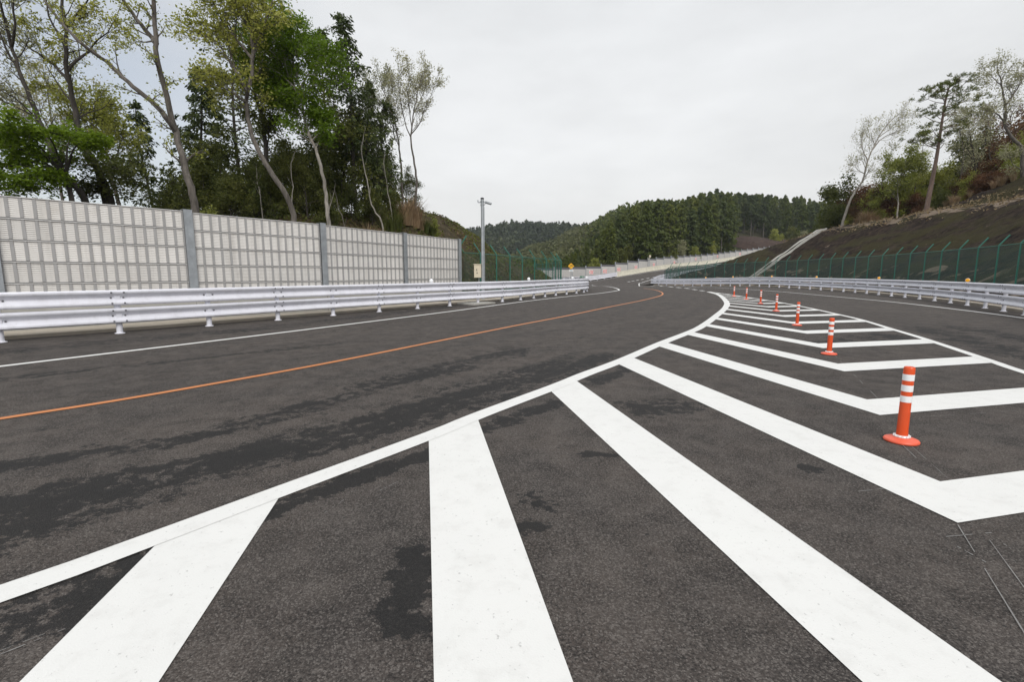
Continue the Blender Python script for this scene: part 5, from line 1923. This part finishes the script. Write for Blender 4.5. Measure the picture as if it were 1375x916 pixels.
wood = [('dark', 1118, 66, 1.05), ('dark', 1130, 68, 1.15), ('spring', 1140, 63, 0.45), ('rust', 1160, 66, 0.85), ('rust', 1175, 64, 0.9), ('rust', 1152, 63, 0.55), ('rust', 1186, 67, 1.0), ('dark', 1206, 72, 1.35), ('rust', 1222, 70, 1.15), ('spring', 1196, 61, 0.7), ('spring', 1214, 60, 0.75), ('rust', 1228, 58, 0.45), ('spring', 1232, 62, 0.95), ('spring', 1262, 60, 0.8), ('dark', 1258, 54, 0.4), ('mid', 1274, 55, 0.4), ('rust', 1190, 60, 0.5), ('spring', 1282, 62, 0.95), ('dark', 1302, 60, 1.25), ('rust', 1312, 56, 0.8), ('rust', 1330, 58, 1.05), ('rust', 1350, 58, 1.2), ('rust', 1368, 56, 1.05), ('spring', 1340, 52, 0.6), ('spring', 1362, 50, 0.75), ('rust', 1328, 52, 0.6), ('rust', 1345, 49, 0.4), ('spring', 1372, 47, 0.4), ('rust', 1355, 53, 0.7), ('rust', 1318, 51, 0.5), ('rust', 1305, 54, 0.6), ('rust', 1172, 61, 0.55), ('rust', 1180, 62, 0.7), ('rust', 1390, 52, 1.0), ('dark', 1400, 58, 1.2), ('spring', 1300, 53, 0.55), ('rust', 1290, 57, 0.6), ('mid', 1250, 66, 1.05), ('rust', 1268, 70, 1.2), ('dark', 1242, 74, 1.3), ('spring', 1174, 60, 0.4), ('dark', 1318, 66, 1.5), ('rust', 1305, 70, 1.3), ('mid', 1286, 74, 1.5), ('dark', 1384, 66, 1.5), ('rust', 1420, 58, 1.2), ('mid', 1440, 54, 1.0), ('dark', 1108, 70, 0.55), ('mid', 1100, 73, 0.5), ('rust', 1164, 68, 1.15), ('rust', 1145, 67, 0.85), ('rust', 1184, 70, 1.25), ('spring', 1168, 62, 0.6), ('dark', 1126, 70, 0.95), ('dark', 1136, 72, 1.1), ('rust', 1210, 66, 0.95), ('mid', 1200, 74, 1.25), ('rust', 1335, 66, 1.5), ('spring', 1355, 68, 1.6), ('mid', 1372, 72, 1.8), ('rust', 1320, 74, 1.7), ('rust', 1345, 76, 1.9), ('dark', 1270, 78, 1.6), ('mid', 1235, 80, 1.4), ('dark', 1180, 74, 1.2), ('rust', 1195, 76, 1.3), ('dark', 1150, 70, 0.95), ('rust', 1395, 62, 1.7), ('mid', 1300, 80, 1.9), ('spring', 1250, 60, 0.7), ('spring', 1320, 60, 0.9)]
for kd, u, Y, sc in wood:
    lb, lm, bm = KIND[kd]
    if kd not in src:
        T_, V_ = (TR, VR) if kd in ('rust', 'mid') else (TG, VG)
        src[kd] = set_bush('wood_tree', lb, T_, V_, u, Y, sc, bm, lm, right_z, rw.uniform(0, 6), group=lb.replace(' leafed tree', ' leafed trees'))
    else:
        more(src[kd], u, Y, sc * 1.5 * rw.uniform(0.92, 1.08), rw.uniform(0, 6), right_z)
for k, (u, Y, h) in enumerate(((1160, 59.5, 1.6), (1166, 59.5, 1.9), (1172, 59.3, 1.7), (1178, 59, 1.2), (1152, 60, 0.9), (1098, 66, 1.6), (1090, 68, 1.5), (1083, 70, 1.2), (1278, 50, 1.1), (1284, 50, 0.8), (1330, 46, 0.8), (1340, 45, 1.0), (1270, 50.5, 0.8), (1190, 58, 0.8), (1220, 55, 0.6), (1250, 52, 0.6), (1300, 48, 0.6), (1236, 53.5, 0.7), (1075, 72, 1.1), (1355, 44, 0.8))):
    tuft(u, 280, Y, h, k % 3, right_z, 'straw coloured dry grass tuft along the top of the right slope', 'dry grass tufts on the right slope')
cover('slope_weeds', 'dry straw weeds along the berm of the right slope', 46000, 84, 10, 60, 14, 80, right_z, 8.4, 14.0, M['grass_dry'], 0.22, pat(0.35, -0.05, 13), 0.2)
cover('wood_litter', 'green weeds at the edge of the wood above the right slope', 30000, 85, 12, 75, 14, 85, right_z, 17, 28, M['leaf_mid'], 0.26, pat(0.3, -0.1, 14), 0.3)
cover('netting_moss', 'small mossy growth on the dark cut slope', 16000, 86, 10, 60, 14, 85, right_z, 1.2, 9.0, M['grass_green'], 0.10, pat(0.4, 0.28, 15), 0.05)

# --- conifer plantation on the hill beyond the main carriageway
GC = 'conifers of the plantation beyond the far noise wall'
LC = 'dark green conifer in the plantation on the hill beyond the far noise wall'
protos = []
for k in range(5):
    h = 14.0
    T, V = conifer(110 + k, h, r=0.17, bare=(0.12, 0.3, 0.2, 0.45, 0.1)[k], rad=(2.3, 2.0, 2.5, 1.8, 2.7)[k], nwh=(26, 22, 24, 18, 24)[k], per=(15, 14, 16, 14, 16)[k], size=0.62, asp=0.5, tier=4, taper=(0.75, 0.6, 0.7, 0.55, 0.8)[k], spread=0.28, curve=0.004)
    tm = MB()
    tm = T.mb
    protos.append((T, V))
rp = random.Random(5)
roots = []
cnt = 0
def place_c(x, y, sc, k):
    z = float(mid_z(np.array([x]), np.array([y]))[0][0]) - 0.3
    if len(roots) <= k:
        T, V = protos[k]
        root = thing('plantation_conifer', LC, 'tree', (x, y, z), 0, GC)
        T.mb.build('trunk', M['bark_grey'], root)
        link('crown', np_mesh('crown', V, quads(V), M['leaf_cedar'] if k in (0, 2, 4) else M['leaf_conifer']), root)
        root.scale = (sc, sc, sc)
        roots.append(root)
    else:
        dup(roots[k], (x, y, z), rp.uniform(0, 6.28), (sc * rp.uniform(0.9, 1.1), sc * rp.uniform(0.9, 1.1), sc), None, (rp.gauss(0, 0.02), rp.gauss(0, 0.02)))
# tree tops follow the height of the plantation's outline in the photograph
def top_v(u):
    return np.interp(u, [752, 765, 775, 790, 800, 830, 860, 880, 900, 930, 950, 963, 980, 1010, 1030, 1060, 1090, 1115, 1150], [345, 338, 330, 318, 308, 282, 267, 265, 267, 258, 252, 245, 250, 250, 254, 247, 249, 246, 242])
fa = FA[16:]
cand = []
segpick = [i for i in range(len(fa) - 1) for _ in range(max(1, int(math.hypot(fa[i + 1][0] - fa[i][0], fa[i + 1][1] - fa[i][1]))))]
for k in range(3600):
    i = rp.choice(segpick)
    t = rp.random()
    bx, by = fa[i][0] * (1 - t) + fa[i + 1][0] * t, fa[i][1] * (1 - t) + fa[i + 1][1] * t
    tx_, ty_ = fa[i + 1][0] - fa[i][0], fa[i + 1][1] - fa[i][1]
    L = math.hypot(tx_, ty_)
    e = 4.5 + 62 * rp.random() ** 1.1
    x, y = bx - ty_ / L * e, by + tx_ / L * e
    u = 687.5 + FPX * x / y
    if not (756 < u < 1190):
        continue
    if soil_patch(x, y) or (abs(u - 1015) < 30 and e < 26):
        continue
    if any((x - a) ** 2 + (y - b) ** 2 < (3.9 + 0.02 * e) ** 2 for a, b in cand):
        continue
    z = float(mid_z(np.array([x]), np.array([y]))[0][0])
    zt = at(u, float(top_v(u)), y).z
    h = min(zt - z, 20) - abs(rp.gauss(0, 1.3))
    if h < 3.0:
        continue
    h = min(h, 18.5 + rp.gauss(0, 1.8))
    if h < 3.0:
        continue
    cand.append((x, y))
    place_c(x, y, h / 14.0, cnt % 5 if cnt < 5 else rp.choice((0, 1, 2, 3, 4, 0, 2)))
    cnt += 1
    if cnt >= 290:
        break
SC['plantation_count'] = cnt
# lighter broadleaved trees among the conifers
TL, VL = bush_tree(121, 7.0, 14, 2, 2.8, (4, 0.4, 0.42, 0.6), r0=0.11, start=0.35)
lsrc = None
for k, (u, Y, sc, lm) in enumerate(((915, 138, 0.9, 'leaf_pale'), (850, 128, 0.7, 'leaf_spring'), (835, 112, 0.75, 'leaf_mid'), (800, 102, 0.6, 'leaf_spring'), (880, 120, 0.8, 'leaf_mid'), (955, 152, 0.9, 'leaf_spring'), (1043, 195, 1.1, 'leaf_spring'), (1082, 205, 1.0, 'leaf_pale'), (775, 98, 0.55, 'leaf_mid'), (905, 124, 0.6, 'leaf_mid'), (935, 140, 0.7, 'leaf_spring'), (820, 118, 0.8, 'leaf_spring'), (868, 135, 0.9, 'leaf_mid'), (890, 140, 1.0, 'leaf_spring'), (842, 120, 0.8, 'leaf_mid'), (925, 150, 1.1, 'leaf_mid'), (975, 165, 1.1, 'leaf_mid'), (858, 150, 1.3, 'leaf_mid'), (940, 175, 1.5, 'leaf_pale'), (812, 108, 0.6, 'leaf_mid'), (1065, 200, 1.2, 'leaf_mid'))):
    d = {'leaf_pale': 'pale, almost bare broadleaved tree among the dark plantation conifers', 'leaf_spring': 'yellow-green broadleaved tree among the dark plantation conifers', 'leaf_mid': 'green rounded broadleaved tree at the edge of the plantation'}[lm]
    set_bush('broadleaf_tree', d, TL, VL, u, Y, sc, M['bark_pale'], M[lm], mid_z, k * 1.3, group=d.replace(' tree ', ' trees '))

# bare soil mound in front of the plantation
def mound_z(X, Y):
    z, e = mid_z(X, Y)
    q = (X - 103) ** 2 / 17 ** 2 + (Y - 197) ** 2 / 14 ** 2
    return z + 0.15 + 4.5 * np.clip(1 - q, 0, 1) ** 0.7 + 0.4 * vnoise(X * 0.3, Y * 0.3, 21), q
def mdf(X, Y):
    z, q = mound_z(X, Y)
    return z, q < 1.0
field('soil_mound', 84, 122, 181, 214, 1.0, mdf, M['soil'], 'bare reddish brown soil mound below the plantation')

# forests of the far ridges: masses nobody could count
def forest(name, label, fn, n, seed, x0, x1, y0, y1, mat, size, hgt, ramp=None):
    nr = np.random.RandomState(seed)
    m = n // 26
    X, Y = nr.uniform(x0, x1, m), nr.uniform(y0, y1, m)
    Z, k = fn(X, Y)
    X, Y, Z = X[k], Y[k], Z[k]
    hs = hgt * nr.uniform(0.55, 1.15, len(X))
    if ramp is not None:
        hs = hs * ramp(X, Y)
    c = np.repeat(np.stack([X, Y, Z], 1), 26, 0)
    hr = np.repeat(hs, 26)
    t = nr.rand(len(c))
    rad = hr * 0.22 * (1.05 - t)
    a = nr.uniform(0, 2 * np.pi, len(c))
    c = c + np.stack([np.cos(a) * rad, np.sin(a) * rad, hr * t], 1)
    V = blades(nr, c, size, 0.75, 0.1, 0.4)
    o = link(name, np_mesh(name, V, quads(V), mat))
    return tag(o, label, 'forest', None, 'stuff')
forest('hill_forest', 'dense forest covering the back of the hill behind the plantation', lambda X, Y: (lambda r: (r[0], (r[1] > 52) & (r[1] < 170) & (X > 0.135 * Y)))(mid_z(X, Y)), 150000, 134, 10, 260, 110, 380, M['leaf_cedar'], 1.5, 9.5, lambda X, Y: np.clip((X / Y - 0.105) / 0.11, 0.3, 1))
forest('hill_scrub', 'pale yellow-green scrub on the low shoulder left of the plantation', lambda X, Y: (lambda r: (r[0], (r[1] > 25) & (X > 0.02 * Y) & (X < 0.18 * Y)))(mid_z(X, Y)), 90000, 135, -10, 75, 120, 396, M['leaf_valley'], 1.2, 4.0)
forest('far_forest', 'hazy forest covering the far ridge', far_fn, 160000, 131, -240, 340, 470, 640, M['leaf_far'], 3.0, 11)
forest('valley_wood', 'pale green and yellow wood on the hill in the valley', near_fn, 50000, 132, -30, 120, 235, 330, M['leaf_valley'], 1.7, 6)
forest('roadside_scrub', 'green scrub in the hollow beyond the green fence', lambda X, Y: (np.full(X.shape, -1.2) + 0.02 * Y, (X < 0.12 * Y) & (X > -0.06 * Y)), 26000, 133, -10, 30, 96, 240, M['leaf_mid'], 0.8, 3.4)

# thin haze in the valley air
hb = MB()
hb.box((0, 500, 43.4), (2800, 2000, 91.4))
hz = bpy.data.materials.new('haze_air')
hz.use_nodes = True
hz.node_tree.nodes.remove(hz.node_tree.nodes['Principled BSDF'])
pv = hz.node_tree.nodes.new('ShaderNodeVolumePrincipled')
pv.inputs['Color'].default_value = (0.78, 0.84, 0.9, 1)
pv.inputs['Density'].default_value = 0.00019
hz.node_tree.links.new(pv.outputs[0], hz.node_tree.nodes['Material Output'].inputs['Volume'])
ho = hb.build('haze', hz, flat=True)
ho['kind'] = 'stuff'
ho['label'] = 'thin pale haze in the air over the whole valley'
ho['category'] = 'haze'
